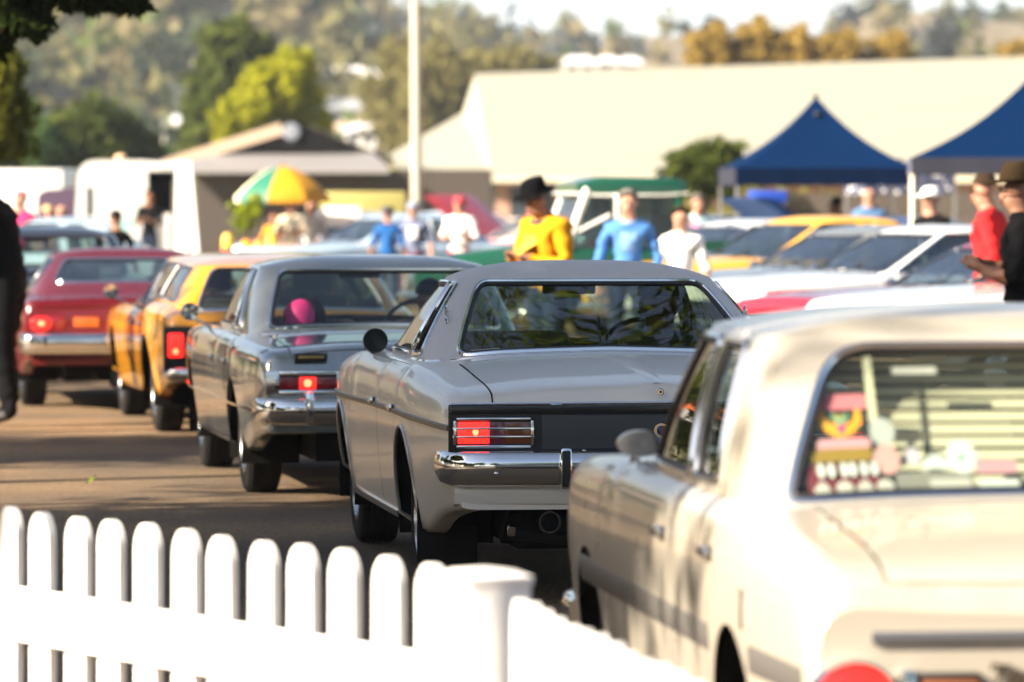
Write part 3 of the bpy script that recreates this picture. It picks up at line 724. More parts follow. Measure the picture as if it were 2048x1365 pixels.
# -- red fastback coupe
sp4 = spec(W=.95, L=4.55, wb=2.66, plan=[(0, .93), (.04, .955), (.3, .975), (1.2, 1.0), (2.3, .96), (3.5, .985), (4.2, .97), (4.45, .93), (4.55, .88)],
    sill=[(0, .40), (.45, .34), (.85, .25), (3.7, .25), (4.1, .32), (4.55, .38)],
    belt=[(0, .82), (.02, .86), (.06, .875), (.2, .87), (.6, .89), (1.3, .91), (2.4, .85), (3.4, .85), (4.2, .82), (4.5, .78), (4.55, .7)],
    top=[(0, .84), (.02, .88), (.06, .895), (.16, .875), (.5, .90), (1.0, .935), (1.5, .95), (3.4, .92), (4.2, .87), (4.45, .83), (4.55, .74)],
    ga=(.62, 1.75), gb=(3.25, 2.55), gw=(.80, .58), gn=7, zh=[(0, 1.16), (1.5, 1.20), (2.4, 1.21), (4, 1.17)], rwin=(.86, .30, .84, .90), rise=.055, hood=(3.35, 4.46, .72), lid=(.035, .55, .7),
    doors=[[(1.75, .30), (3.3, .29), (3.3, .55), (3.2, 9), (1.75, 9)]], side_win=[[(1.35, .12), (1.75, .10), (1.78, .9), (1.72, .9)], [(1.85, .10), (3.12, .10), (2.55, .93), (1.88, .93)]], glass_map={'rear_window': GLASS_DK})
red, B, H = car('classic_coupe', 'red fastback coupe with wide chrome bumper, ahead of the mustard wagon', -2.93, 41.3, R(8), sp4, PAINT_RED, None, QG)
for sg in (-1, 1):
    m = MB(); m.b2(sg*.86, sg*.58, -.02, .02, .625, .755, .02); base = m.build('tail_light', REDLENS, red)
    m = MB(); m.ball((sg*.775, -.022, .69), (.085, .02, .055), 2); m.build('lens', LITRED, base)
    m = MB(); m.ball((sg*.77, -.044, .69), (.025, .01, .02), 2); m.build('lit_bulb', LITCORE, base)
    m = MB(); m.b2(sg*.52, sg*.32, -.02, .02, .66, .74, .01); m.build('amber_lamp', mat('amber_lens_bright', (.45, .10, .02), .2, coat=1), red)
m = MB(); m.b2(-.84, .84, -.012, .01, .61, .80, .01); m.build('rear_trim_panel', mat('dark_red_panel', (.10, .006, .010), .3, coat=.5), red)
bumper(red, B, -.02, .45, .615, out=.09, thick=.09)
m = MB(); m.b2(-.84, .84, .0, .05, .36, .47, .01); m.build('valance', PAINT_RED, red)
m = MB(); m.tube([(.42, .3, .89), (.42, .29, 1.30)], .012, 6); m.build('aerial', CHROME, red)
for sg in (-1, 1): door_mirror(red, B, 2.95, .98, .95, sg, CHROME, .05)

# -- cream sedan close at the right
sp5 = spec(W=.89, L=4.55, wb=2.74, yrw=1.02, rw=.30, ra=.345, tw=.17, arch_z=.30,
    plan=[(0, .945), (.05, .965), (.25, .98), (1.0, 1.0), (3.2, 1.0), (4.2, .985), (4.45, .95), (4.55, .91)],
    sill=[(0, .36), (.45, .30), (.8, .24), (3.7, .24), (4.1, .30), (4.55, .36)],
    belt=[(0, .76), (.02, .80), (.06, .83), (.2, .865), (.6, .90), (1.2, .935), (3.1, .94), (4.2, .905), (4.45, .88), (4.52, .83), (4.55, .76)],
    top=[(0, .74), (.02, .79), (.06, .825), (.14, .855), (.3, .89), (.7, .935), (1.15, .96), (3.2, .98), (4.2, .93), (4.45, .89), (4.52, .85), (4.55, .78)],
    gw=(.82, .72), ga=(1.02, 1.32), gb=(2.95, 2.46), gn=12, zh=[(0, 1.325), (1.5, 1.345), (2.4, 1.35), (4, 1.31)], rise=.065, rwin=(.92, .045, .80, .94), rwin_r=[.05, .05, .16, .16], handle_z=.80,
    doors=[[(1.45, .29), (2.02, .28), (2.02, 9), (1.22, 9), (1.22, .80), (1.38, .60)], [(2.05, .28), (3.22, .28), (3.22, .55), (3.12, 9), (2.05, 9)]], hood=(3.25, 4.46, .70), lid=(.035, .98, .68),
    side_win=[[(1.62, .08), (1.98, .07), (1.98, .93), (1.66, .93)], [(2.08, .07), (2.80, .07), (2.40, .93), (2.08, .93)]], headrest=False, glass_map={'rear_window': GLASS})
cre, B, H = car('classic_sedan', 'cream white sedan nearest on the right, stickers and slatted blind in its rear window', 1.53, 12.0, R(6.6), sp5, PAINT_CREAM, None, QG, trim=mat('blue_chrome', (.62, .66, .72), .12, 1.0), seats=SEATM)
for sg in (-1, 1):
    Mx = Matrix.Translation((sg*.762, -.01, .540)) @ Matrix.Rotation(R(90), 4, 'X')
    m = MB(); m.lathe([(.108, -.03), (.112, .02), (.104, .045), (.096, .04)], 32, Mx); base = m.build('tail_light', CHROME, cre)
    m = MB(); m.lathe([(.096, .038), (.07, .052), (0, .06)], 32, Mx); m.build('lens', LITRED, base)
    m = MB(); m.ball((sg*.762, -.066, .55), (.03, .01, .03), 2); m.build('lit_bulb', LITCORE, base)
    m = MB(); m.b2(sg*.655, sg*.625, -.05, -.0, .46, .625, .008); m.build('lamp_pod', CHROME, cre)
    m = MB(); m.b2(sg*.62, sg*.47, -.045, .0, .49, .615, .008); m.b2(sg*.61, sg*.48, -.05, -.044, .50, .602, .004, mi=1); m.build('amber_lamp', [BLACKP, mat('brown_lens', (.24, .085, .035), .4)], cre)
m = MB(); m.b2(-.72, .72, -.012, .01, .680, .708, .005); m.build('boot_strip', mat('steel_strip', (.30, .31, .34), .28, .9), cre)
strip(cre, B, .10, .72, .545, .625, mat('grey_stripe', (.085, .08, .075), .5), 'side_stripe', .004)
strip(cre, B, 1.34, 3.9, .545, .625, mat('grey_stripe', (.085, .08, .075), .5), 'side_stripe', .004)
bumper(cre, B, -.02, .34, .44, out=.09, thick=.08); bumper(cre, B, 4.57, .36, .47, rear=False, name='front_bumper')
door_mirror(cre, B, 3.22, .80, .985, -1, CHROME, .045, 1.5); door_mirror(cre, B, 3.30, .855, .985, 1, CHROME, .048, 1.5)
for sg in (-1, 1):      # small arrow-shaped bonnet and wing emblems
    for yy, zz in ((.78, .70),):
        q = B.at(yy, B.t_z(yy, zz)); m = MB(); m.box((sg*(q.x+.004), yy, zz), (.01, .03, .10), bev=.004); m.build('wing_emblem', CHROME_OLD, cre)
# script lettering on the boot
tc = bpy.data.curves.new('script', 'FONT'); tc.body = "'Team"; tc.size = .062; tc.extrude = .003; tc.offset = .0012; tc.shear = .3
to = bpy.data.objects.new('script', tc); COL.objects.link(to)
dg = bpy.context.evaluated_depsgraph_get(); tm = bpy.data.meshes.new_from_object(to.evaluated_get(dg)); bpy.data.objects.remove(to)
so_ = bpy.data.objects.new('script_badge', tm); tm.materials.append(mat('old_gold', (.075, .055, .03), .5, .3)); COL.objects.link(so_); so_.parent = cre
so_.location = (-.46, -.008, .592); so_.rotation_euler = (R(90), R(5), 0)
# slatted blind behind the rear window
BLIND = mat('blind_cream', (.60, .53, .38), .5)
bl = empty('window_blind'); bl.parent = cre; tag(bl)
zb = B.belt(1.3)
for k in range(11):
    z = .985+.031*k; t = (z-.95)/.37; yy = 1.14+.30*t; wv = .73-.12*t
    m = MB(); m.box((0, yy, z), (2*wv, .028, .003), rx=R(52)); m.build('slat', BLIND, bl)
# stickers on the inside of the rear window
def sticker(pts_fn, x, t, w, h, m, shape='rect', lift=.004):
    q0 = (x-w/2)/.70; out = []
    if shape == 'rect': P2 = roundpoly([(-1, -1), (1, -1), (1, 1), (-1, 1)], .25, 3)
    elif shape == 'disc': P2 = [(math.cos(2*math.pi*k/20), math.sin(2*math.pi*k/20)) for k in range(20)]
    elif shape == 'wing': P2 = [(-1, .9), (-.75, 1), (-.6, .2), (-.25, -.2), (-.15, .7), (0, .35), (.15, .7), (.25, -.2), (.6, .2), (.75, 1), (1, .9), (1.0, .0), (.6, -.7), (.2, -1), (-.2, -1), (-.6, -.7), (-1, 0)]
    elif shape == 'van': P2 = [(-1, -.7), (-1, .2), (-.6, .3), (-.4, .9), (.5, .9), (.75, .2), (1, .1), (1, -.7), (.8, -.7), (.6, -1), (.35, -.7), (-.4, -.7), (-.6, -1), (-.8, -.7)]
    v = []
    for a, b_ in P2:
        xx = x+a*w/2; tt = t+b_*h/2/.37; wq = .80-.10*tt
        pq = H.at(1+max(-.98, min(.98, xx/wq*1.0)), tt); v.append(pq+Vector((0, -lift+.004, 0)))
    mk('sticker', v, [tuple(range(len(v)))], m, cre, smooth=False)
def cm(n, c): return mat('sticker_'+n, c, .6)
SX = lambda u: (u-1024)/805-1.414
ST = lambda v: (990-v)/311
WHT_ = cm('white', (.60, .59, .57)); PALE_ = cm('pale', (.48, .43, .40))
stk = [(1711, 802, .151, .033, cm('pink', (.60, .17, .20)), 'rect'), (1713, 840, .108, .062, cm('yellow', (.70, .32, .02)), 'wing'), (1715, 848, .020, .026, cm('magenta', (.5, .05, .2)), 'disc'),
       (1714, 832, .040, .026, cm('mint', (.16, .34, .20)), 'wing'),
       (1714, 877, .134, .022, cm('rose', (.55, .27, .31)), 'rect'), (1703, 898, .16, .028, cm('gold', (.28, .165, .02)), 'rect'), (1702, 940, .18, .064, cm('wine', (.16, .018, .025)), 'rect'),
       (1871, 745, .11, .016, PALE_, 'rect'), (1779, 780, .020, .150, cm('cream', (.60, .54, .38)), 'rect'),
       (1793, 858, .061, .061, cm('silver', (.42, .41, .40)), 'disc'), (1794, 909, .064, .066, cm('blush', (.58, .31, .30)), 'disc'), (1882, 953, .19, .045, cm('grey', (.24, .215, .19)), 'rect'), (1911, 955, .10, .020, PALE_, 'rect'),
       (1845, 905, .034, .04, cm('lilac', (.52, .44, .52)), 'disc'), (1887, 917, .066, .036, WHT_, 'van'), (1939, 907, .073, .075, WHT_, 'disc'), (1939, 908, .018, .018, cm('green', (.10, .38, .27)), 'wing'),
       (2005, 926, .10, .030, cm('rose', (.55, .27, .31)), 'rect'), (2005, 959, .10, .021, WHT_, 'rect')]
for i, (u, v_, w, h, m_, sh) in enumerate(stk): sticker(None, SX(u), ST(v_), w, h, m_, sh, lift=-.012+.0004*i)
for u in (1660, 1681, 1707, 1724, 1746, 1766): sticker(None, SX(u), ST(924), .020, .032, WHT_, 'disc', lift=-.0025)
for k, u in enumerate((1657, 1702, 1742, 1782)): sticker(None, SX(u), ST(957), .042, .032, PALE_, ['van', 'disc', 'van', 'disc'][k], lift=-.002)

# -- dark sedan beyond the red coupe
dk, B, H = car('classic_sedan', 'dark sedan partly hidden behind the red coupe at the left', -4.15, 48.5, R(10), spec(ga=(1.2, 1.7), gw=(.8, .66)), PAINT_DARK, None, QG, detail=True)
for sg in (-1, 1):
    m = MB(); m.b2(sg*.88, sg*.6, -.02, .02, .62, .72, .01); m.build('tail_light', REDLENS, dk)
bumper(dk, B, -.02, .42, .55)
# ---------------------------------------------------------------- people
SKIN = mat('skin', (.40, .205, .135), .6, noise=.06, nscale=8); SKIN2 = mat('skin_tan', (.27, .125, .072), .6, noise=.06, nscale=8)
def cloth(n, c): return mat('cloth_'+n, c, .9, noise=.12, nscale=9, bump=.2, spec=.1)
def person(label, x, y, face, h=1.75, shirt=None, pants=None, skin=SKIN, hair=None, hat=None, hatm=None, arms='down', lean=0.0, nod=0.0, seated=False, sleeve='short', z=0.0, group=None, build=1.0, turn=0.0, collar=None, prnt=None):
    """face: heading, 0 = away from the camera (+Y), counter-clockwise"""
    k = h/1.75; root = empty('person', (x, y, z), face); tag(root, label, 'person', group)
    J = {}; E = []
    def j(n, p, r, par=None):
        J[n] = (Vector(p), r)
        if par: E.append((par, n))
    b = build
    j('pelvis', (0, 0, .95), .125*b)
    j('waist', (0, 0, 1.08), .120*b, 'pelvis'); j('chest', (0, .005, 1.27), .135*b, 'waist'); j('upper', (0, -.005, 1.40), .105*b, 'chest')
    j('neck', (0, 0, 1.49), .058, 'upper'); j('jaw', (0, .03, 1.565), .070, 'neck'); j('head', (0, .012, 1.65), .088, 'jaw'); j('crown', (0, .0, 1.71), .062, 'head')
    j('nose', (0, .115, 1.62), .012, 'jaw')
    for s, n in ((-1, 'l'), (1, 'r')):
        j('ear'+n, (s*.085, -.01, 1.62), .016, 'head')
        j('sh'+n, (s*.165*b, -.01, 1.40), .068*b, 'upper')
        if arms == 'down': e, w, hd = (s*.24*b, -.02, 1.13), (s*.26*b, .06, .90), (s*.265*b, .09, .82)
        elif arms == 'front': e, w, hd = (s*.23*b, .02, 1.13), (s*.12, .25, 1.18), (s*.06, .31, 1.22)
        elif arms == 'hips': e, w, hd = (s*.36*b, -.08, 1.16), (s*.22, .02, 1.02), (s*.17, .08, 1.0)
        elif arms == 'wheel': e, w, hd = (s*.24, .16, 1.18), (s*.17, .40, 1.22), (s*.16, .46, 1.25)
        else: e, w, hd = (s*.22*b, .10, 1.15), (s*.16, .34, 1.06), (s*.14, .41, 1.04)
        jit = lambda q: (q[0]+s*abs(rnd.gauss(0, .02)), q[1]+rnd.gauss(0, .035), q[2]+rnd.gauss(0, .015))
        e, w, hd = jit(e), (lambda q, d: (q, (hd[0]-w[0]+q[0], hd[1]-w[1]+q[1], hd[2]-w[2]+q[2])))(jit(w), 0)[0], hd
        j('el'+n, e, .048*b, 'sh'+n); j('wr'+n, w, .033, 'el'+n); j('ha'+n, hd, .034, 'wr'+n)
        if seated: kn, an, to = (s*.13, .42, .99), (s*.13, .78, .96), (s*.13, .88, 1.0)
        else:
            st = s*(.06 if len(label) % 2 else -.05); kn, an, to = (s*.115, .03+st*.6, .50), (s*.125, -.02+st, .09), (s*.15, .14+st, .045)
        j('hip'+n, (s*.085*b, 0, .90), .095*b, 'pelvis'); j('kn'+n, kn, .066*b, 'hip'+n); j('an'+n, an, .046, 'kn'+n); j('to'+n, to, .040, 'an'+n)
    Ml = Matrix.Translation((0, 0, .95)) @ Matrix.Rotation(-lean, 4, 'X') @ Matrix.Translation((0, 0, -.95))
    Mn = Ml @ Matrix.Translation((0, 0, 1.49)) @ Matrix.Rotation(turn, 4, 'Z') @ Matrix.Rotation(-nod, 4, 'X') @ Matrix.Translation((0, 0, -1.49))
    P = {}
    for n, (p, r) in J.items():
        M = Mn if n in ('jaw', 'head', 'crown', 'nose', 'earl', 'earr') else (Ml if n[:2] not in ('hi', 'kn', 'an', 'to') and n != 'pelvis' else Matrix.Identity(4))
        P[n] = (M @ p)*k
    names = list(J); me = bpy.data.meshes.new('body'); me.from_pydata([P[n] for n in names], [(names.index(a), names.index(c)) for a, c in E], [])
    o = bpy.data.objects.new('body', me); COL.objects.link(o)
    o.modifiers.new('s', 'SKIN'); sd = o.modifiers.new('u', 'SUBSURF'); sd.levels = 2; sd.render_levels = 2
    for i, n in enumerate(names):
        r = J[n][1]*k; sv = me.skin_vertices[0].data[i]; sv.radius = (r, r); sv.use_root = (n == 'pelvis')
    dg = bpy.context.evaluated_depsgraph_get(); nm = bpy.data.meshes.new_from_object(o.evaluated_get(dg)); bpy.data.objects.remove(o)
    V = np.array([v.co[:] for v in nm.vertices]); NV = np.array([v.normal[:] for v in nm.vertices]); Fc = np.array([p.center[:] for p in nm.polygons])
    segs = [(np.array(P[a]), np.array(P[c]), a, c) for a, c in E]
    D = []
    for a, c, na, nc in segs:
        ab = c-a; t = np.clip(((Fc-a)@ab)/max(ab@ab, 1e-9), 0, 1); D.append(np.linalg.norm(Fc-(a+t[:, None]*ab), axis=1)/max(.02, (J[na][1]+J[nc][1])*.5*k))
    idx = np.argmin(np.array(D), 0)
    def zone(a, c, f):
        if c[:2] in ('kn', 'an', 'hi'): return 2
        if c[:2] == 'to': return 3
        if c in ('neck', 'jaw', 'head', 'crown', 'nose', 'earl', 'earr'): return 0
        if c[:2] == 'el': return 1
        if c[:2] == 'wr': return 1 if sleeve == 'long' else 0
        if c[:2] == 'ha': return 0
        return 1
    mi = [zone(segs[i][2], segs[i][3], f) for i, f in zip(idx, range(len(Fc)))]
    mi = [2 if (m == 1 and Fc[i][2] < .93*k and abs(Fc[i][0]) < .2 and not seated) else m for i, m in enumerate(mi)]
    sd0 = len(label)*1.7; fold = (np.sin(V[:, 2]*38+V[:, 0]*21+sd0)*.55+np.sin(V[:, 2]*61-V[:, 0]*33+V[:, 1]*40+sd0)*.45)*.013*k
    fold[(V[:, 2] > 1.47*k) & ~np.full(len(V), seated)] = 0; fold[V[:, 2] < .12*k] = 0
    if seated: fold[:] = 0
    V = V+NV*fold[:, None]
    mb = MB(); mb.v = [tuple(v) for v in V]; mb.f = [tuple(p.vertices) for p in nm.polygons]; mb.m = mi
    for n in 'lr':      # fingers and thumb leave the palm
        w, hd = P['wr'+n], P['ha'+n]; dr = (hd-w).normalized(); sd_ = dr.cross(Vector((0, 0, 1)))
        sd_ = sd_.normalized() if sd_.length > .05 else Vector((0, 1, 0)); dn = sd_.cross(dr)
        for q, ln in ((-.027, .062), (-.009, .075), (.009, .070), (.027, .055)):
            a = hd+sd_*q*k; mb.tube([a-dr*.01, a+dr*ln*.55*k, a+dr*ln*.9*k+dn*.02*k], [.0105*k, .009*k, .007*k], 6, mi=0)
        mb.tube([hd-dr*.03*k, hd-dr*.01*k-sd_*.045*k, hd+dr*.025*k-sd_*.055*k], [.013*k, .011*k, .008*k], 6, mi=0)
    shirt = shirt or cloth('navy', (.03, .04, .07)); pants = pants or cloth('denim', (.05, .07, .12))
    body = mb.build('body', [skin, shirt, pants, mat('shoe', (.03, .027, .025), .6)], root, auto=0)
    hc = P['head']; up = (P['crown']-P['head']).normalized(); fw = (Mn.to_3x3() @ Vector((0, 1, 0))).normalized(); rt = fw.cross(up)
    B3 = Matrix(((rt.x, fw.x, up.x), (rt.y, fw.y, up.y), (rt.z, fw.z, up.z))).to_4x4(); M0 = Matrix.Translation(hc) @ B3
    if collar is not None:      # collar ring and a front placket or print that lie on the shirt
        nk = Ml @ Vector((0, .0, 1.455)); nk = nk*k; m = MB()
        m.tube([nk+(Ml.to_3x3() @ Vector((.078*math.cos(a)*b, .080*math.sin(a)+.004, .014*abs(math.cos(a))-.012*max(0, math.sin(a)))))*k for a in [2*math.pi*q/18 for q in range(18)]], .017*k, 6, True); m.build('collar', collar, root)
    if prnt is not None:
        P2 = np.array([[px, pz] for pz in (1.18, 1.24, 1.30, 1.36) for px in (-.075, -.025, .025, .075)]); VV = np.array([tuple(Ml.inverted() @ (Vector(v)/k)) for v in V]); pts = []
        for px, pz in P2:
            dd = (VV[:, 0]-px)**2+(VV[:, 2]-pz)**2+(VV[:, 1] < .02)*9; pts.append((Ml @ Vector((px, VV[int(dd.argmin())][1]+.012, pz)))*k)
        mk('shirt_print', pts, [(4*r+c, 4*r+c+1, 4*r+c+5, 4*r+c+4) for r in range(3) for c in range(3)], prnt, root)
    for s in (-1, 1):
        m = MB(); m.ball((0, 0, 0), .011*k, 1); e = m.build('eye', mat('eye', (.03, .02, .015), .2), root); e.location = M0 @ Vector((s*.033*k, .088*k, .0))
    m = MB(); m.tube([M0 @ Vector((q*.024*k, (.094-abs(q)*.008)*k, -.075*k)) for q in (-1, 0, 1)], .006*k, 5); m.build('mouth', mat('lips', (.32, .10, .08), .5), root)
    if hair is not None:
        m = MB(); n = 12; prof = []
        bm = bmesh.new(); bmesh.ops.create_icosphere(bm, subdivisions=3, radius=1)
        bmesh.ops.delete(bm, geom=[v for v in bm.verts if v.co.z < -.15+.75*max(0, v.co.y) or (v.co.z < -.75)], context='VERTS')
        m.add([M0 @ Vector((v.co.x*.098*k, (v.co.y*.108-.006)*k, (v.co.z*.105+.022)*k)) for v in bm.verts], [[v.index for v in f.verts] for f in bm.faces] if not bm.verts.index_update() else [])
        bm.free(); m.build('hair', hair, root)
    if hat == 'brim':
        m = MB(); m.lathe([(.165*k, .035*k), (.168*k, .045*k), (.11*k, .048*k), (.105*k, .11*k), (.085*k, .150*k), (0, .145*k)], 22, M0 @ Matrix.Rotation(R(6), 4, 'X')); m.build('hat', hatm, root)
    if hat == 'cap':
        m = MB(); m.lathe([(.106*k, .02*k), (.108*k, .05*k), (.085*k, .105*k), (0, .128*k)], 20, M0); 
        m.add([M0 @ Vector(q)*1 for q in ((-.08*k, .06*k, .03*k), (.08*k, .06*k, .03*k), (.06*k, .185*k, .015*k), (-.06*k, .185*k, .015*k), (-.08*k, .06*k, .042*k), (.08*k, .06*k, .042*k), (.06*k, .185*k, .025*k), (-.06*k, .185*k, .025*k))], [(0, 1, 2, 3), (4, 7, 6, 5), (0, 4, 5, 1), (1, 5, 6, 2), (2, 6, 7, 3), (3, 7, 4, 0)])
        m.build('cap', hatm, root)
    bpy.data.meshes.remove(nm)
    return root, P

# ---------------------------------------------------------------- foliage
def leaf_mesh(name, blobs, n, size, m, parent, seed=1, shell=.45, kind=None, loc=None, aspect=.62):
    g = np.random.default_rng(seed)
    vol = np.array([b[1][0]*b[1][1]*b[1][2] for b in blobs])**.8; vol /= vol.sum()
    bi = g.choice(len(blobs), n, p=vol); C = np.array([b[0][:] for b in blobs])[bi]; Rr = np.array([b[1] for b in blobs])[bi]
    d = g.normal(size=(n, 3)); d /= np.linalg.norm(d, axis=1)[:, None]
    r = g.random(n)**shell; lump = 1+.22*np.sin(d[:, 0]*5+bi*1.7)+.19*np.sin(d[:, 1]*6+bi)+.15*np.sin(d[:, 2]*7+2*bi)
    P = C+d*Rr*(r*lump)[:, None]
    a = g.normal(size=(n, 3)); a /= np.linalg.norm(a, axis=1)[:, None]; b = np.cross(a, g.normal(size=(n, 3))); b /= np.linalg.norm(b, axis=1)[:, None]
    s = size*(.6+.8*g.random(n))[:, None]
    V = np.stack([P-a*s, P-b*s*aspect*.5, P+a*s, P+b*s*aspect*.5], 1).reshape(-1, 3)
    me = bpy.data.meshes.new(name); me.vertices.add(4*n); me.vertices.foreach_set('co', V.ravel())
    me.loops.add(4*n); me.loops.foreach_set('vertex_index', np.arange(4*n, dtype=np.int32)); me.polygons.add(n)
    me.polygons.foreach_set('loop_start', np.arange(0, 4*n, 4, dtype=np.int32)); me.polygons.foreach_set('loop_total', np.full(n, 4, np.int32))
    me.materials.append(m); me.update(calc_edges=True)
    o = bpy.data.objects.new(name, me); COL.objects.link(o)
    if parent: o.parent = parent
    if kind: o['kind'] = kind
    return o

BARK = mat('bark', (.10, .075, .055), .9, noise=.35, nscale=6, bump=.6)
def tree(name, label, x, y, blobs, n, size, m, tr=.22, seed=1, group=None, z=0, cat='tree', limbs=True, shell=.45):
    """blobs in world coordinates"""
    root = empty(name, (x, y, z)); tag(root, label, cat, group)
    o0 = Vector((x, y, z)); bl = [(Vector(c)-o0, r) for c, r in blobs]
    top = max(bl, key=lambda b: b[0].z); mb = MB(); g = random.Random(seed)
    low = min(b[0].z-b[1][2]*.5 for b in bl); fork = max(.4, min(low, top[0].z*.6)); mid = Vector((top[0].x*.25, top[0].y*.25, fork))
    mb.tube([(0, 0, -.1), (0, 0, .15), mid*.5+Vector((g.uniform(-.1, .1), g.uniform(-.1, .1), 0)), mid, top[0]], [tr*1.35, tr*1.1, tr*.9, tr*.75, tr*.15], 9)
    if limbs:
        for c, r in bl: mb.tube([mid*.85, mid*.6+c*.4+Vector((0, 0, .1*r[2])), c*.85+mid*.15, c], [tr*.5, tr*.35, tr*.2, tr*.05], 6)
    mb.build('trunk', BARK, root)
    leaf_mesh('crown', bl, n, size, m, root, seed, shell)
    return root
# ---------------------------------------------------------------- ground, hills, sky-line
def ground_mat():
    m = bpy.data.materials.new('asphalt'); m.use_nodes = True; nt = m.node_tree; b = nt.nodes['Principled BSDF']; b.inputs['Roughness'].default_value = .88
    tc = nt.nodes.new('ShaderNodeTexCoord')
    def nz(sc, det=5): n = nt.nodes.new('ShaderNodeTexNoise'); n.inputs['Scale'].default_value = sc; n.inputs['Detail'].default_value = det; nt.links.new(tc.outputs['Object'], n.inputs['Vector']); return n
    n1, n2 = nz(.35), nz(60, 4)
    vo = nt.nodes.new('ShaderNodeTexVoronoi'); vo.inputs['Scale'].default_value = 85; nt.links.new(tc.outputs['Object'], vo.inputs['Vector'])
    r1 = nt.nodes.new('ShaderNodeValToRGB'); r1.color_ramp.elements[0].position = .35; r1.color_ramp.elements[1].position = .68
    r1.color_ramp.elements[0].color = (.072, .049, .029, 1); r1.color_ramp.elements[1].color = (.205, .126, .058, 1)
    nt.links.new(n1.outputs['Fac'], r1.inputs[0])
    sp_ = nt.nodes.new('ShaderNodeSeparateColor'); nt.links.new(vo.outputs['Color'], sp_.inputs[0])
    mr = nt.nodes.new('ShaderNodeMapRange'); mr.inputs['To Min'].default_value = .45; mr.inputs['To Max'].default_value = 1.65; nt.links.new(sp_.outputs[0], mr.inputs[0])
    vm = nt.nodes.new('ShaderNodeVectorMath'); vm.operation = 'SCALE'; nt.links.new(r1.outputs[0], vm.inputs[0]); nt.links.new(mr.outputs[0], vm.inputs['Scale'])
    nt.links.new(vm.outputs[0], b.inputs['Base Color'])
    bp = nt.nodes.new('ShaderNodeBump'); bp.inputs['Strength'].default_value = .7; bp.inputs['Distance'].default_value = .008
    nt.links.new(vo.outputs['Distance'], bp.inputs['Height']); nt.links.new(bp.outputs[0], b.inputs['Normal'])
    return m
tag(mk('ground', [(-4000, -400, 0), (4000, -400, 0), (4000, 9000, 0), (-4000, 9000, 0)], [(0, 1, 2, 3)], ground_mat(), smooth=False), kind='structure')
# dry grass beyond the show ground
tag(mk('grass_field', [(-300, 86, .004), (300, 86, .004), (300, 420, .004), (-300, 420, .004)], [(0, 1, 2, 3)], mat('dry_grass', (.17, .15, .055), .95, noise=.35, nscale=.4), smooth=False), kind='structure')
ridge = pchip([(-500, 92), (-200, 78), (-90, 58), (-40, 42), (-16, 29.5), (0, 26), (8, 25), (13, 28.5), (22, 30.0), (34, 29.5), (48, 28.2), (56, 30), (62, 33.0), (70, 33.2), (80, 31.6), (95, 32), (200, 40), (500, 60)])
def hill_z(x, y):
    t = min(1, max(0, (y-300)/620)); t = t*t*(3-2*t)
    xr = x/max(y, 1)*920
    f = 1.0 if y < 920 else max(.3, 1-(y-920)/1200)
    return -1+(ridge(xr)*.93+1)*t*f+1.2*math.sin(x*.05+y*.013)*t+.7*math.sin(x*.11-y*.03)*t
v = []; f = []; nx, ny = 90, 44
for j_ in range(ny):
    y = 280+1500*(j_/(ny-1))**1.3
    for i in range(nx): x = (-1+2*i/(nx-1)); x = x*abs(x)**.5*520*(y/920)**.6; v.append((x, y, hill_z(x, y)))
for j_ in range(ny-1):
    for i in range(nx-1): a = j_*nx+i; f.append((a, a+1, a+nx+1, a+nx))
tag(mk('hills', v, f, mat('hill_grass', (.17, .135, .075), .95, noise=.4, nscale=.03)), kind='structure')
HT = [leaf_mat('eucalypt_olive', (.11, .11, .045), (.22, .20, .085)), leaf_mat('eucalypt_dark', (.03, .045, .03), (.075, .095, .05)), leaf_mat('eucalypt_tan', (.18, .155, .08), (.28, .24, .125)), leaf_mat('eucalypt_green', (.06, .10, .025), (.13, .17, .045)), leaf_mat('eucalypt_blue', (.07, .085, .09), (.12, .135, .13))]
g = random.Random(11); blobs = [[] for _ in HT]
for k in range(760):
    y = 330+640*g.random()**.8; u = g.uniform(-500, 2548)
    dens_ok = 1.0 if u < 1180 else .42
    if g.random() > dens_ok: continue
    x = (u-1024)/F_PX*y*1.0; z = hill_z(x, y); rr = g.uniform(1.9, 4.2)
    if u > 1150: rr *= .6
    i = g.choices(range(5), [.30, .28, .2, .10, .12])[0]
    blobs[i].append(((x, y, z+rr*.9), (rr, rr, rr*1.15)))
    if g.random() < .6: blobs[i].append(((x+g.uniform(-1, 1)*rr, y+g.uniform(-.5, .5)*rr, z+rr*.7), (rr*.7, rr*.7, rr*.8)))
for i, b in enumerate(blobs): leaf_mesh('hillside_trees', b, 55*len(b), 1.15, HT[i], None, 30+i, kind='stuff', aspect=.8)
RL = {1690: 'dark tree at the left foot of the right hill, above the golden trees', 1720: 'smaller dark tree just left of the tallest one on the right hill', 1755: 'tallest dark tree on the crest of the right hill', 1800: 'wide dark tree just right of the tallest one on the right hill',
      1880: 'dark crest tree directly above the dim grey green tree', 1930: 'smallest dark tree on the crest of the right hill', 2000: 'dark crest tree second from the right edge of the far hill', 2040: 'dark crest tree at the right edge of the far hill',
      1370: 'tiny dark tree in the gap of sky between the two hills', 1110: 'dark tree where the left hill slopes down above the white cottages', 1060: 'dark rounded tree higher on the left hill slope than the one above the cottages'}
for u, rr in ((1690, 2.2), (1720, 1.8), (1755, 3.0), (1800, 2.8), (1880, 2.0), (1930, 1.6), (2000, 2.2), (2040, 2.0), (1370, 1.3), (1110, 2.0), (1060, 2.4)):
    x = (u-1024)/F_PX*900; z = hill_z(x, 900)
    tree('ridge_tree', RL[u], x, 900, [((x, 900, z+rr*1.0), (rr, rr, rr))], 160, .7, HT[1], .15, seed=int(u), group='trees along the far ridge', z=z-.2, limbs=False)

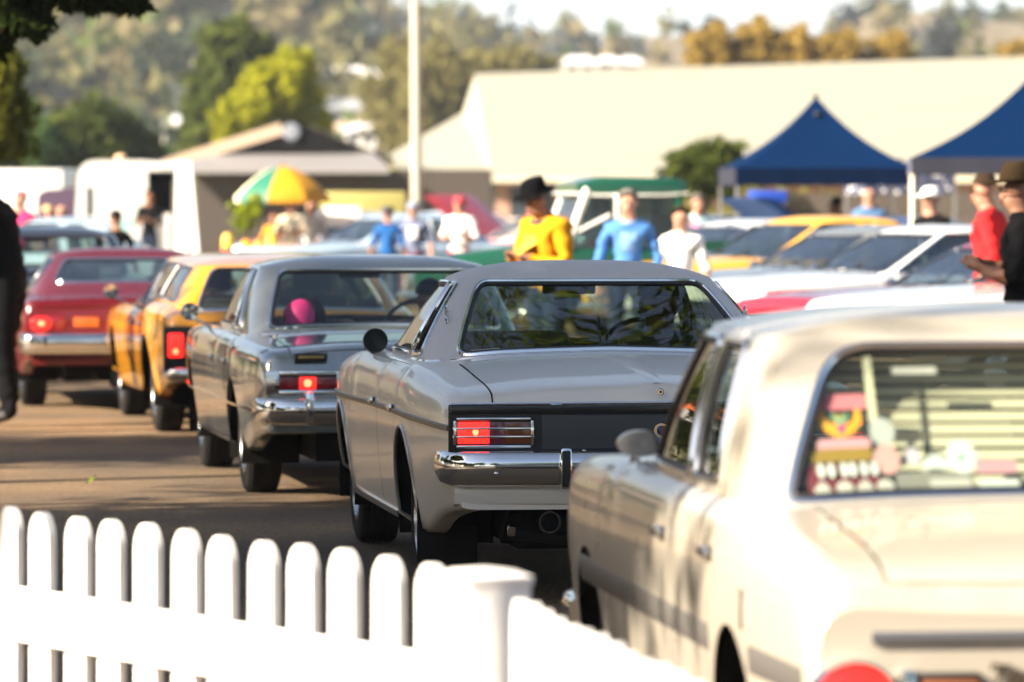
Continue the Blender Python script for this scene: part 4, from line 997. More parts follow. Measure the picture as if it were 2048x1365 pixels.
# ---------------------------------------------------------------- houses on the hill
def house(label, u0, u1, v_eave, v_top, v_bot, D, wallm, roofm, nwin=2, ridge_in=.2, depth=7.0, group='houses on the hillside'):
    a = W(u0, v_bot, D); c = W(u1, v_eave, D); w = c.x-a.x; zt = W(u0, v_top, D).z; x0 = a.x
    root = empty('hillside_house', ((a.x+c.x)/2, D, a.z)); tag(root, label, 'house', group)
    he = c.z-a.z; hr = zt-a.z; hw = w/2
    m = MB(); m.b2(-hw, hw, 0, depth, -3, he); m.build('wall', wallm, root, auto=30)
    o = .35; m = MB(); ri = hw*(1-ridge_in*2)
    vv = [(-hw-o, -o, he), (hw+o, -o, he), (hw+o, depth+o, he), (-hw-o, depth+o, he), (-ri, depth/2, hr), (ri, depth/2, hr), (-hw-o, -o, he-.15), (hw+o, -o, he-.15), (hw+o, depth+o, he-.15), (-hw-o, depth+o, he-.15)]
    m.add(vv, [(0, 1, 5, 4), (1, 2, 5), (2, 3, 4, 5), (3, 0, 4), (6, 7, 1, 0), (7, 8, 2, 1), (8, 9, 3, 2), (9, 6, 0, 3), (9, 8, 7, 6)]); m.build('roof', roofm, root, smooth=False)
    for k in range(nwin):
        x = -hw+w*(k+.5)/nwin; m = MB(); m.b2(x-w*.12, x+w*.12, -.03, .02, he*.35, he*.8); q = m.build('window', mat('window_dark', (.04, .05, .06), .15), root)
        m = MB(); m.b2(x-w*.14, x+w*.14, -.05, -.01, he*.31, he*.35); m.build('sill', WHITE, q)
    return root
WW = mat('white_render', (.78, .75, .70), .7); CR = mat('cream_render', (.66, .52, .38), .8); BRK = mat('pink_brick', (.42, .24, .18), .85, noise=.15, nscale=4); TILE = mat('terracotta', (.40, .17, .09), .8); GREYR = mat('grey_roof', (.30, .31, .32), .6); WROOF = mat('white_roof', (.74, .74, .74), .5)
house('long white roofed house with pink walls between the yellow tree and the flagpole', 632, 768, 163, 132, 200, 520, mat('pink_wall', (.60, .42, .33), .8), WROOF, 3)
house('grey roofed low house below the long white roofed one', 628, 728, 218, 196, 248, 470, CR, GREYR, 3)
house('small white box house right behind the pavilion roof', 690, 752, 262, 246, 300, 400, WW, WROOF, 2)
house('house with an orange tiled roof among the hillside trees', 200, 262, 190, 158, 205, 560, CR, TILE, 2)
house('cream walled house half hidden above the dark green trees', 268, 304, 216, 203, 235, 500, CR, mat('tan_roof', (.5, .38, .26), .8), 1)
house('white house between the dark green trees and the tall tree', 314, 366, 246, 228, 292, 420, WW, WROOF, 1)
house('red roofed house in the trees at the far left', 80, 120, 150, 118, 170, 600, BRK, mat('red_roof', (.34, .13, .11), .8), 1)
house('biggest of the three white cottages above the long cream roof', 1126, 1192, 126, 110, 160, 460, WW, WROOF, 2)
house('middle one of the three white cottages above the long cream roof', 1196, 1236, 124, 110, 160, 465, WW, WROOF, 1)
house('smallest and rightmost white cottage above the long cream roof', 1240, 1281, 126, 111, 160, 470, WW, WROOF, 1)

# ---------------------------------------------------------------- trees
G_DARK = leaf_mat('leaf_dark', (.03, .06, .022), (.075, .12, .035)); G_MID = leaf_mat('leaf_mid', (.034, .056, .014), (.115, .135, .03)); G_LIME = leaf_mat('leaf_lime', (.22, .25, .012), (.40, .38, .03), .45)
G_GOLD = leaf_mat('leaf_gold', (.22, .15, .03), (.36, .25, .06)); G_OLIVE = leaf_mat('leaf_olive', (.13, .125, .045), (.22, .19, .07)); G_NEAR = leaf_mat('leaf_near', (.05, .085, .012), (.13, .16, .02), .5)
def wb(u, v, D, ru, rv, rd=None):
    """ellipsoid from photo pixels"""
    s = F_PX/D; return (W(u, v, D), (ru/s, rd or ru/s, rv/s))
def ptree(name, label, D, base_u, bl, n, size, m, tr=.25, seed=1, group=None, cat='tree', limbs=True):
    blobs = [wb(u, v, D+dd, ru, rv) for u, v, ru, rv, dd in bl]
    return tree(name, label, (base_u-1024)/F_PX*D, D, blobs, n, size, m, tr, seed, group, cat=cat, limbs=limbs)
ptree('broadleaf_tree', 'dark green round tree behind the white trailer at the left', 160, 60, [(40, 270, 60, 60, 0), (90, 300, 50, 45, -2), (20, 330, 60, 40, 1)], 5200, .22, G_DARK, seed=2, group='trees behind the show ground')
ptree('broadleaf_tree', 'dark green broad tree with a lit left side behind the white van', 165, 215, [(170, 262, 65, 62, 0), (230, 285, 70, 55, 1), (120, 300, 50, 45, -1), (285, 310, 45, 40, 2), (190, 330, 100, 40, 0)], 8500, .22, G_MID, seed=3, group='trees behind the show ground')
ptree('broadleaf_tree', 'blue green tree low between the van roof and the pavilion', 185, 300, [(280, 330, 60, 50, 0), (330, 340, 40, 35, 2)], 3500, .22, G_DARK, seed=4, group='trees behind the show ground')
ptree('tall_tree', 'tall dark tree with a pale green top left of the lime tree', 200, 440, [(465, 85, 55, 50, 0), (440, 160, 65, 60, 0), (410, 240, 55, 55, 1), (480, 200, 60, 60, -1), (520, 120, 45, 45, 2), (400, 300, 45, 45, 0)], 9500, .26, G_MID, .3, seed=5, group='trees behind the show ground')
ptree('lime_tree', 'bright lime yellow tree above the brown pavilion roof', 170, 555, [(565, 155, 55, 50, 0), (520, 205, 60, 55, 0), (590, 215, 50, 55, 1), (475, 245, 45, 40, -1), (605, 145, 35, 35, 1), (640, 255, 30, 30, 2)], 7500, .22, G_LIME, seed=6, group='trees behind the show ground')
ptree('olive_tree', 'hazy olive tree right of the flagpole', 300, 880, [(870, 150, 70, 70, 0), (830, 230, 75, 65, 0), (905, 210, 55, 60, 2), (800, 110, 45, 40, 4)], 5200, .34, G_OLIVE, seed=7, group='trees behind the show ground')
ptree('olive_tree', 'hazy olive tree left of the flagpole behind the pavilion', 310, 770, [(775, 190, 45, 60, 0), (790, 255, 55, 50, 0)], 2600, .34, G_OLIVE, seed=8, group='trees behind the show ground')
ptree('olive_tree', 'pale olive tree above the left end of the long cream roof', 320, 1010, [(1010, 130, 80, 35, 0), (960, 150, 50, 40, 1), (1075, 135, 40, 28, 1)], 3000, .34, G_OLIVE, seed=9, group='trees behind the show ground')
for i, (u, v, ru, rv, lab) in enumerate([(1425, 90, 42, 40, 'golden tree leftmost above the long cream roof'), (1515, 80, 38, 42, 'tallest golden tree above the long cream roof'), (1590, 95, 48, 38, 'widest golden tree above the long cream roof'), (1680, 98, 52, 36, 'golden tree right of the widest one above the cream roof'), (1785, 98, 36, 30, 'small golden tree rightmost above the long cream roof')]):
    ptree('golden_tree', lab, 240, u, [(u, v, ru, rv, 0), (u-ru*.5, v+22, ru*.7, rv*.7, 0), (u+ru*.5, v+24, ru*.7, rv*.7, 1)], 3000, .28, G_GOLD, seed=20+i, group='golden trees behind the hall')
ptree('grey_tree', 'dim grey green tree against the far hill at the right', 420, 1890, [(1888, 70, 32, 45, 0), (1870, 105, 40, 30, 0)], 1500, .4, HT[4], seed=27)
ptree('golden_tree', 'low amber shrub tree at the right edge above the cream roof', 250, 2040, [(2035, 100, 30, 14, 0)], 700, .28, G_GOLD, seed=28, cat='tree')
ptree('bush', 'dark green bush left of the blue gazebo', 95, 1400, [(1395, 325, 55, 38, 0), (1355, 345, 35, 28, 0), (1450, 315, 35, 38, 1), (1420, 365, 60, 30, 0)], 4200, .11, G_MID, .08, seed=30, cat='bush')
# tree with branches hanging into the top left corner
ptree('overhanging_tree', 'dark tree with branches hanging into the top left corner', 37, -450, [(52, 8, 62, 62, 0), (5, 45, 42, 52, .4), (40, -40, 70, 50, -.2), (215, -10, 80, 34, .2), (130, -60, 90, 50, 0), (-90, -10, 60, 70, .3)], 15000, .07, leaf_mat('leaf_shade', (.012, .022, .006), (.03, .045, .01), .4), .13, seed=31, limbs=False)
ptree('leafy_tree', 'yellow green tree at the far left edge below the hanging branches', 62, -160, [(-20, 150, 75, 60, 0), (5, 215, 60, 50, 0), (-30, 280, 80, 60, .5), (15, 130, 30, 30, .5)], 6000, .09, leaf_mat('leaf_yellow', (.06, .075, .01), (.19, .19, .025), .5), .2, seed=32)
# street trees on the left, out of the picture, that throw the shade
def stree(x, y, bl, n, seed, m=G_NEAR, size=.15, tr=.24):
    tree('street_tree', 'leafy shade tree standing left of the road outside the picture', x, y, [(Vector(c), r) for c, r in bl], n, size, m, tr, seed, group='shade trees along the road')
stree(-11.5, 10.6, [((-10.70, 9.20, 8.75), (1.7, 1.1, 1.4)), ((-10.50, 10.60, 8.6), (1.7, 1.3, 1.45)), ((-11.10, 12.10, 8.00), (1.8, 1.5, 1.3)), ((-12.10, 10.30, 9.40), (1.6, 1.3, 1.2)), ((-12.50, 12.60, 8.60), (1.8, 1.6, 1.5)), ((-11.30, 13.60, 7.60), (2.0, 1.5, 1.7))], 27000, 41)
stree(-11.5, 16.0, [((-11.80, 16.40, 7.40), (3.4, 3.2, 3.0)), ((-10.80, 14.70, 6.80), (2.6, 2.0, 2.0)), ((-10.80, 18.30, 6.00), (2.8, 2.4, 2.6)), ((-12.30, 17.30, 9.00), (2.6, 2.6, 1.8)), ((-9.60, 16.20, 5.60), (1.8, 2.6, 1.8))], 22000, 42)
stree(-11.0, 21.0, [((-11.50, 21.20, 6.80), (3.0, 2.7, 2.8)), ((-10.50, 22.40, 5.40), (2.4, 1.9, 2.2)), ((-12.50, 21.80, 8.20), (2.6, 2.4, 1.8)), ((-9.90, 20.00, 5.00), (2.2, 2.0, 1.8))], 18000, 43)
stree(-20.0, 22.7, [((-20, 22.9, 14), (2.4, 2.4, 2))], 4000, 44)
stree(-14.0, 28.9, [((-14.30, 29.60, 7.40), (2.2, 1.8, 2.4)), ((-13.50, 29.70, 5.20), (1.8, 1.5, 1.8))], 9000, 45)
for i, (x, y) in enumerate(((-9.6, 46), (-10.6, 55.5), (-13.5, 61))):
    tree('street_tree', 'low bushy tree left of the road outside the picture', x, y, [(Vector((x, y, 2.2)), (1.5, 2.2, 1.6)), (Vector((x-.6, y+1.5, 2.8)), (1.4, 1.6, 1.3)), (Vector((x-.4, y-1.6, 2.4)), (1.4, 1.6, 1.4))], 4500, .15, G_NEAR, .16, 80+i, group='shade trees along the road')
for i in range(8):  # unseen row added to shade the ground and cut bounce onto the car sides
    x, y = -13.2+.5*math.sin(i*2.1), 11.5+2.7*i
    tree('light_block_shrub', 'dense tall shrub added left of the road to cut bounce light, outside the picture', x, y, [(Vector((x, y, 1.9)), (1.3, 1.6, 1.8)), (Vector((x-.3, y+.6, 3.1)), (1.1, 1.3, 1.0)), (Vector((x+.2, y-.7, 2.6)), (1.0, 1.2, 1.2))], 3600, .15, G_DARK, .1, 90+i, group='added shrubs along the road that cut bounce light', cat='shrub')
for i in range(6):  # unseen shrubs added to block low sky light from behind left
    x, y = -10.5+.6*math.sin(i*1.7), -12+3.6*i
    tree('light_block_shrub', 'tall dense shrub added behind the viewer on the left to block sky light', x, y, [(Vector((x, y, 2.0)), (1.6, 2.2, 2.0)), (Vector((x-.4, y+.8, 4.0)), (1.4, 1.7, 1.4)), (Vector((x+.3, y-.9, 3.6)), (1.3, 1.6, 1.5))], 4200, .17, G_DARK, .1, 110+i, group='added shrubs behind the viewer that block sky light', cat='shrub')
UP = []  # high crowns added out of view to keep left sky light off the cars
for x, y, zz in ((-11.6, 11.8, 11.0), (-12.2, 13.6, 12.6), (-11.4, 16.6, 11.6), (-12.2, 18.8, 13.2), (-11.4, 21.2, 11.2), (-10.6, 18.6, 10.4)):
    UP.append((Vector((x, y, zz)), (2.4, 2.3, 2.0)))
tree('street_tree', 'very tall tree added left of the road to block sky light, outside the picture', -12.6, 16.4, UP, 15000, .22, G_DARK, .32, 131, group='shade trees along the road')
for i, (x, y, h) in enumerate(((-23, 23, 8.6), (-24, 30, 9.0), (-23, 37, 8.4), (-25, 44, 9.2), (-24, 52, 8.8), (-26, 60, 9.5), (-22, 1, 8.5), (-24, -8, 9.5))):  # unseen tree row added to dim the sky light from the left
    tree('light_block_tree', 'dark tree added far left of the road to block sky light, outside the picture', x, y, [(Vector((x, y, h-2.6)), (2.6, 3.6, 2.6)), (Vector((x-.5, y+1.8, h-4.6)), (2.2, 2.8, 2.4)), (Vector((x+.4, y-1.8, h-5.0)), (2.2, 2.8, 2.6))], 4000, .28, G_DARK, .25, 140+i, group='added trees left of the road that block sky light')
# canopy over the road that the car glass mirrors
tree('street_tree', 'leafy shade tree reaching over the road above the picture', 8.5, 25.5, [(Vector((4.6, 25, 7.4)), (2.6, 2.2, 1.3)), (Vector((1.6, 26.4, 7.9)), (2.4, 2.2, 1.0)), (Vector((-1.2, 25.8, 8.2)), (2.0, 2.0, .9)), (Vector((2.2, 23.6, 8.0)), (2.2, 1.6, .9)), (Vector((1.0, 28.5, 8.6)), (2.6, 1.6, 1.0))], 7500, .15, G_NEAR, .28, 46, group='shade trees along the road')
for i, (x, y) in enumerate(((-7, -16), (2, -24), (9, -17), (16, -4))):
    tree('street_tree', 'leafy shade tree standing behind the viewer', x, y, [(Vector((x, y, 6)), (3.4, 3.2, 3)), (Vector((x+1.5, y+1, 4.4)), (2.4, 2.4, 2)), (Vector((x-1.6, y, 4.8)), (2.4, 2.4, 2))], 5000, .26, G_NEAR, .25, 50+i, group='shade trees behind the viewer')

# ---------------------------------------------------------------- hall, pavilion, flagpole
def metal_roof(name, c, sc):
    m = mat(name, c, .55, noise=.04, nscale=.6); nt = m.node_tree; b = nt.nodes['Principled BSDF']
    tc = nt.nodes.new('ShaderNodeTexCoord'); w = nt.nodes.new('ShaderNodeTexWave'); w.inputs['Scale'].default_value = sc; nt.links.new(tc.outputs['Object'], w.inputs['Vector'])
    bp = nt.nodes.new('ShaderNodeBump'); bp.inputs['Strength'].default_value = .35; bp.inputs['Distance'].default_value = .03; nt.links.new(w.outputs['Fac'], bp.inputs['Height']); nt.links.new(bp.outputs[0], b.inputs['Normal']); return m
HROOF = metal_roof('cream_metal_roof', (.30, .29, .23), 4.0)
hall = empty('hall_building', (12, 180, 0)); tag(hall, 'long hall with a huge pale cream metal roof and pink brick wall', 'building')
o0 = Vector((12, 180, 0))
def hp(u, v, D): return W(u, v, D)-o0
A, Bq, C_, Dq = hp(985, 353, 178), hp(2500, 350, 178), hp(2500, 100, 192), hp(950, 148, 192)
E1, E2, E3 = hp(926, 226, 190), hp(765, 318, 184), hp(800, 338, 178.6)
m = MB(); m.add([A, Bq, C_, Dq], [(0, 1, 2, 3)]); back = [Vector((p.x, p.y+(26 if p.y < 5 else 2), p.z)) for p in (A, Bq, C_, Dq)]
m.add([C_, Dq]+[Vector((Dq.x, 24, A.z)), Vector((C_.x, 24, A.z))], [(0, 1, 2, 3)]); m.build('roof', HROOF, hall, smooth=False)
m = MB(); m.add([A+Vector((0, .02, -.03)), Dq+Vector((0, .02, -.03)), E1, E2, E3], [(0, 1, 2), (0, 2, 3, 4)]); m.build('side_roof', HROOF, hall, smooth=False)
m = MB(); m.add([Dq, E1, E1+Vector((0, 6, 0)), Dq+Vector((0, 6, 0))], [(0, 1, 2, 3)]); m.build('gablet', WW, hall, smooth=False)
m = MB(); m.b2(hp(992, 0, 180).x, 30, -1.0, 22, 0, A.z-.05); m.build('wall', BRK, hall, smooth=False)
m = MB(); m.box(((A.x+Bq.x)/2, A.y-.08, A.z-.10), (Bq.x-A.x, .14, .2)); m.build('gutter', mat('cream_gutter', (.66, .60, .45), .5), hall)
for u in (1040, 1085, 1180): 
    x = hp(u, 0, 179).x; m = MB(); m.b2(x-.35, x+.35, -1.06, -.98, .9, 2.0); q = m.build('window', mat('window_dark', (.04, .05, .06), .15), hall)
    m = MB(); m.b2(x-.42, x+.42, -1.10, -1.0, .82, .9); m.build('sill', WW, q)
PW = mat('brown_cladding', (.066, .053, .045), .85, noise=.08, nscale=2)
pav = empty('pavilion', (W(685, 0, 150).x, 150, 0)); tag(pav, 'brown clad pavilion with a dark gable and a round white vent', 'building'); o0 = Vector(pav.location)
m = MB(); xa, xb = hp(392, 0, 150).x, hp(982, 0, 150).x; m.b2(xa, xb, 0, 9, 0, hp(0, 339, 150).z); wl = m.build('wall', PW, pav, smooth=False)
n = 44
for k in range(n):
    x = xa+(xb-xa)*(k+.5)/n; mm = MB(); mm.b2(x-(xb-xa)/n*.42, x+(xb-xa)/n*.42, -.03, .005, .05, hp(0, 339, 150).z-.02)
    if k == 0: pl = mm.build('panel', PW, wl, smooth=False)
    else: q = pl.copy(); COL.objects.link(q); q.parent = wl; q.location.x = (xb-xa)*k/n
m = MB(); q = [hp(330, 326, 149), hp(780, 338, 148.5), hp(740, 300, 152), hp(450, 300, 152)]; q[0].z = q[1].z
m.add(q+[p-Vector((0, 0, .12)) for p in q], [(0, 1, 2, 3), (0, 1, 5, 4), (1, 2, 6, 5), (3, 0, 4, 7)]); m.build('verandah_roof', mat('grey_iron', (.22, .21, .21), .5), pav, smooth=False)
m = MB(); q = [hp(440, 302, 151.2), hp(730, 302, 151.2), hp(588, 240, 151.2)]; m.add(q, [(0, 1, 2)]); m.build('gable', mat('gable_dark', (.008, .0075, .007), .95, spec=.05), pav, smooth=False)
def board(m, p, q, d, w, th=.3):
    n_ = Vector((-(q-p).z, 0, (q-p).x)).normalized()*w
    vv = [p, q, q-n_, p-n_]; m.add([a+Vector((0, b, 0)) for b in (0, th) for a in vv], [(0, 1, 2, 3), (7, 6, 5, 4), (0, 4, 5, 1), (1, 5, 6, 2), (2, 6, 7, 3), (3, 7, 4, 0)])
m = MB(); board(m, hp(318, 322, 151.1), hp(560, 246, 151.1), 0, .34); m.build('barge_board', mat('peach_board', (.45, .34, .25), .6), pav, smooth=False)
m = MB(); board(m, hp(588, 243, 151.6), hp(790, 318, 151.6), 0, .16); m.build('barge_board', mat('olive_board', (.16, .15, .09), .6), pav, smooth=False)
m = MB(); q = [hp(318, 326, 151.4), hp(590, 243, 151.4), hp(790, 318, 151.4)]; m.add([q[0], q[1], q[1]+Vector((0, 9, 0)), q[0]+Vector((0, 9, 0)), q[2], q[2]+Vector((0, 9, 0))], [(0, 1, 2, 3), (1, 4, 5, 2)]); m.build('roof', mat('tan_iron', (.5, .42, .33), .5), pav, smooth=False)
m = MB(); c = hp(583, 264, 151.15); m.lathe([(.25, 0), (.25, .06), (.2, .08), (0, .06)], 20, Matrix.Translation(c) @ Matrix.Rotation(R(90), 4, 'X')); m.build('vent', mat('vent_grey', (.2, .22, .26), .5), pav)
fp = empty('flagpole', (W(830, 0, 108).x, 108, 0)); tag(fp, 'tall pale flagpole standing in front of the brown pavilion', 'flagpole')
m = MB(); m.tube([(.05, 0, 0), (.03, 0, 2.5), (-.03, 0, 12)], [.125, .115, .07], 14); m.build('pole', mat('pole_cream', (.42, .37, .30), .5), fp)
m = MB(); m.lathe([(.22, 0), (.22, .06), (.14, .1), (.12, .25)], 16, Matrix.Translation((.05, 0, 0))); m.build('base', mat('pole_cream', (.42, .37, .30), .5), fp)
m = MB(); m.ball((-.03, 0, 12.05), .12); m.build('finial', WHITE, fp)
tw = empty('timber_fence', (W(1880, 0, 96).x, 96, 0)); tag(tw, 'dark timber fence behind the gazebos at the right', 'fence'); o0 = Vector(tw.location)
x0, x1 = hp(1560, 0, 96).x, hp(2150, 0, 96).x; pk = None
for k in range(36):
    x = x0+(x1-x0)*(k+.5)/36; zz = 1.72+.02*math.sin(k*2.7)
    if pk is None: m = MB(); m.b2(x-.07, x+.07, 0, .02, .05, 1.72); pk = m.build('plank', mat('old_timber', (.075, .06, .05), .85, noise=.3, nscale=5), tw, smooth=False)
    else: q = pk.copy(); COL.objects.link(q); q.parent = tw; q.location = ((x1-x0)*k/36, .004*math.sin(k*3), zz-1.72)
m = MB(); m.b2(x0, x1, .025, .07, .4, .5); m.b2(x0, x1, .025, .07, 1.3, 1.4); m.build('rail', mat('old_timber', (.1, .08, .06), .8), tw)
hd = empty('hedge', (W(1640, 0, 100).x, 100, 0)); tag(hd, 'sunlit yellow green hedge seen under the blue gazebo', 'hedge')
leaf_mesh('foliage', [(Vector((k*.7-2.0, 0, 1.0)), (.6, .6, 1.0)) for k in range(7)], 3500, .10, leaf_mat('hedge_lime', (.14, .15, .02), (.24, .23, .05)), hd, 60)
# ---------------------------------------------------------------- parked cars and other vehicles
def front_kit(root, B, twin=True):
    L = B.L
    m = MB(); m.b2(-.72, .72, L-.02, L+.02, .56, .72, .01); g_ = m.build('grille', BLACKP, root)
    m = MB()
    for k in range(7): m.b2(-.44, .44, L+.018, L+.03, .575+.021*k, .582+.021*k, .002)
    m.b2(-.74, .74, L+.0, L+.035, .72, .735, .004); m.b2(-.74, .74, L+.0, L+.035, .545, .56, .004); m.build('grille_bar', CHROME, g_)
    for s in (-1, 1):
        for x in ((.64, .50) if twin else (.60,)):
            Mx = Matrix.Translation((s*x, L+.015, .64)) @ Matrix.Rotation(R(-90), 4, 'X')
            m = MB(); m.lathe([(.078, 0), (.08, .03), (.068, .035), (.066, .02)], 20, Mx); h_ = m.build('headlight', CHROME, root)
            m = MB(); m.lathe([(.066, .02), (.045, .032), (0, .038)], 20, Mx); m.build('lens', CLEARLENS, h_)
    bumper(root, B, L+.02, .40, .53, rear=False, name='front_bumper', out=.09, thick=.08)
    bumper(root, B, -.02, .42, .55, out=.09, thick=.08)
    for s in (-1, 1):
        m = MB(); m.b2(s*.86, s*.5, -.02, .02, .62, .72, .01); m.build('tail_light', REDLENS, root)
        door_mirror(root, B, 3.25, .96, 1.0, s, CHROME, .05)
    m = MB()
    for x in (-.35, .25): m.tube([(x, 3.72, .985), (x+.05, 3.45, 1.05), (x+.25, 3.42, 1.08)], .007, 5)
    m.build('wiper', BLACKP, root)
def copy_tree(o, parent, swap):
    c = o.copy(); COL.objects.link(c); c.parent = parent
    if c.type == 'MESH' and any(mm and mm.name in swap for mm in c.data.materials):
        c.data = c.data.copy()
        for i, mm in enumerate(c.data.materials):
            if mm and mm.name in swap: c.data.materials[i] = swap[mm.name]
    for ch in list(o.children): copy_tree(ch, c, swap)
    return c
PW_ = mat('white_gloss', (.66, .67, .67), .2, 0, 1); PY_ = mat('yellow_gloss', (.68, .35, .008), .25, 0, .25); PG_ = mat('grey_green_gloss', (.26, .26, .22), .25, .4, 1); PB_ = mat('dark_blue_gloss', (.015, .04, .12), .2, 0, 1)
PP_ = mat('pale_blue_gloss', (.42, .55, .66), .25, .1, 1); PM_ = mat('maroon_gloss', (.26, .008, .018), .2, 0, 1); PR_ = mat('bright_red_gloss', (.55, .03, .02), .2, 0, 1); PS_ = mat('silver_gloss', (.55, .57, .58), .25, .6, 1)
BLUEG = glass_mat('sky_glass', (.62, .72, .74), 3.2)
psp = spec(gn=9, fwin=(.84, .04, .84, .90), gw=(.80, .65), ga=(1.15, 1.75), gb=(3.5, 2.74), zh=[(1, 1.34), (2.4, 1.365), (4, 1.33)], rise=.06, side_win=[[(1.9, .10), (2.22, .08), (2.26, .92), (2.05, .92)], [(2.34, .08), (3.36, .08), (2.80, .93), (2.36, .93)]])
RG = 'show cars parked in a row at the right'
fw = Vector((-.895, -.447)).normalized(); PSI = math.atan2(-fw.x, fw.y)
def row_pos(u, D, along=3.2): X = (u-1024)/F_PX*D; return X-fw.x*along, D-fw.y*along
x, y = row_pos(1740, 49)
park, PBd, PH = car('parked_sedan', 'white parked sedan with a red stripe along its flank and a pale windscreen frame', x, y, PSI, psp, PW_, None, RG, glass=BLUEG)
front_kit(park, PBd)
plain = copy_tree(park, None, {})          # untouched copy for the other cars
strip(park, PBd, .1, 4.8, .70, .845, mat('stripe_red', (.42, .01, .03), .3, coat=1), 'side_stripe', .006)
for i, (u, D, m_, lab) in enumerate([(1385, 61, {}, 'white parked sedan furthest along the row, beside the woman in white'),
        (1515, 57, {'white_gloss': PY_}, 'yellow parked sedan between the white and the grey one'), (1610, 53, {'white_gloss': PG_}, 'grey green parked sedan behind the beige sedan roof'),
        (1905, 45, {'white_gloss': PM_}, 'maroon parked sedan with a blue tinted windscreen, beside the person in the red shirt'), (2080, 42, {}, 'white bonneted parked car nearest at the right edge')]):
    q = plain if i == 0 else copy_tree(plain, None, m_)
    x, y = row_pos(u, D); q.location = (x, y, 0); q['label'] = lab
    q.scale = (1, 1, (1, 1.035, .975, .93, 1)[i])
# cars further back, some with bonnets up
BGc = 'show cars parked further back'
def bgcar(u, D, yaw, swap, lab, hood=None):
    q = copy_tree(plain, None, swap); X = (u-1024)/F_PX*D; f_ = Vector((-math.sin(yaw), math.cos(yaw)))*2.4
    q.location = (X-f_.x, D-f_.y, 0); q.rotation_euler = (0, 0, yaw); q['label'] = lab; q['group'] = BGc
    if hood:
        for ch in q.children:
            if ch.name.startswith('bonnet'):
                ang = R(hood); ch.location = (0, 3.64-(3.64*math.cos(ang)-.96*math.sin(ang)), .96-(3.64*math.sin(ang)+.96*math.cos(ang))); ch.rotation_euler = (ang, 0, 0)
    return q
bgcar(1122, 84, R(57), {'white_gloss': PR_}, 'red parked car with its bonnet propped up, beside the man in the red cap', 42)
bgcar(690, 88, R(150), {'white_gloss': PS_}, 'silver parked car behind the drinks stall')
bgcar(800, 80, R(120), {'white_gloss': PP_}, 'pale blue parked car behind the two men with caps')
bgcar(900, 92, R(120), {}, 'white parked car behind the red bonnet')
bgcar(1440, 72, R(110), {'white_gloss': PAINT_DARK}, 'black parked car under the people bending in pink and pale blue', None)
bgcar(1790, 68, R(58), {'white_gloss': PB_}, 'dark blue parked car with its bonnet up under the blue gazebo', 40)
bgcar(1240, 64, R(110), {'white_gloss': PS_}, 'silver parked car in front of the green truck')
bgcar(110, 66, R(95), {'white_gloss': PP_}, 'pale car with a white roof behind the red coupe')
# green vintage truck
TKG = glass_mat('truck_glass', (.26, .36, .34), .8); GREEN = mat('truck_green', (.004, .062, .034), .3, 0, .8); tk = empty('vintage_truck', (W(1225, 0, 60).x, 60, 0), R(100)); tk.scale = (.93, .93, .98)
tag(tk, 'green vintage truck with a rounded cab and long sloping bonnet', 'truck')
def loft(sections, name, m, parent, auto=35):
    mb = MB(); n = len(sections[0]); v = [p for s in sections for p in s]; f = []
    for i in range(len(sections)-1):
        for k in range(n): f.append((i*n+k, i*n+(k+1) % n, (i+1)*n+(k+1) % n, (i+1)*n+k))
    f.append(tuple(range(n))); f.append(tuple((len(sections)-1)*n+k for k in range(n))[::-1]); mb.add(v, f); return mb.build(name, m, parent, auto=auto)
def sec(y, w, z0, z1, r=.15, n=4):
    return [(x, y, z) for x, z in roundpoly([(-w, z0), (w, z0), (w, z1), (-w, z1)], [.03, .03, r, r], n)]
loft([sec(-.75, .78, .6, 1.12, .1), sec(.75, .78, .6, 1.12, .1)], 'cab_lower', GREEN, tk)
loft([sec(-.78, .74, 1.74, 1.88, .1), sec(-.6, .77, 1.72, 1.93, .16), sec(.3, .75, 1.72, 1.94, .16), sec(.58, .70, 1.74, 1.87, .1)], 'cab_roof', GREEN, tk)
m = MB(); m.tube([(-.77, -.78, 1.75), (-.79, -.5, 1.73), (-.77, .35, 1.73), (-.70, .60, 1.75), (.70, .60, 1.75), (.77, .35, 1.73), (.79, -.5, 1.73), (.77, -.78, 1.75)], .016, 6, True); m.build('roof_gutter', mat('truck_white', (.75, .76, .72), .35, coat=.5), tk)
m = MB(); m.b2(-.60, .60, -.70, -.60, 1.0, 1.5, .05); m.b2(-.62, .62, -.62, -.1, .95, 1.08, .04); m.build('bench_seat', SEATM, tk)
for s in (-1, 1):
    for y0, y1, pm in ((-.72, -.68, GREEN), (.72, .45, mat('truck_white', (.75, .76, .72), .35, coat=.5)), (-.1, -.1, GREEN)):
        m = MB(); m.tube([(s*.745, y0, 1.1), (s*.72, y1, 1.80)], .05 if pm is not GREEN else .065, 8); m.build('pillar', pm, tk)
for y0, y1, a, b in ((-.66, -.14, -.64, -.12), (-.05, .66, -.05, .40)):
    for s in (-1, 1): m = MB(); m.add([(s*.745, y0, 1.12), (s*.745, y1, 1.12), (s*.72, b, 1.80), (s*.72, a, 1.80)], [(0, 1, 2, 3)]); m.build('side_window', TKG, tk)
m = MB(); m.add([(-.7, .74, 1.12), (.7, .74, 1.12), (.66, .48, 1.80), (-.66, .48, 1.80)], [(0, 1, 2, 3)]); m.build('windscreen', GLASS, tk)
m = MB(); m.add([(-.7, -.74, 1.12), (.7, -.74, 1.12), (.7, -.72, 1.80), (-.7, -.72, 1.80)], [(0, 1, 2, 3)]); m.build('rear_window', TKG, tk)
loft([sec(.74, .62, .6, 1.20, .2), sec(1.4, .52, .6, 1.13, .22), sec(2.2, .40, .6, 1.03, .2), sec(2.5, .34, .62, .96, .18)], 'bonnet', GREEN, tk)
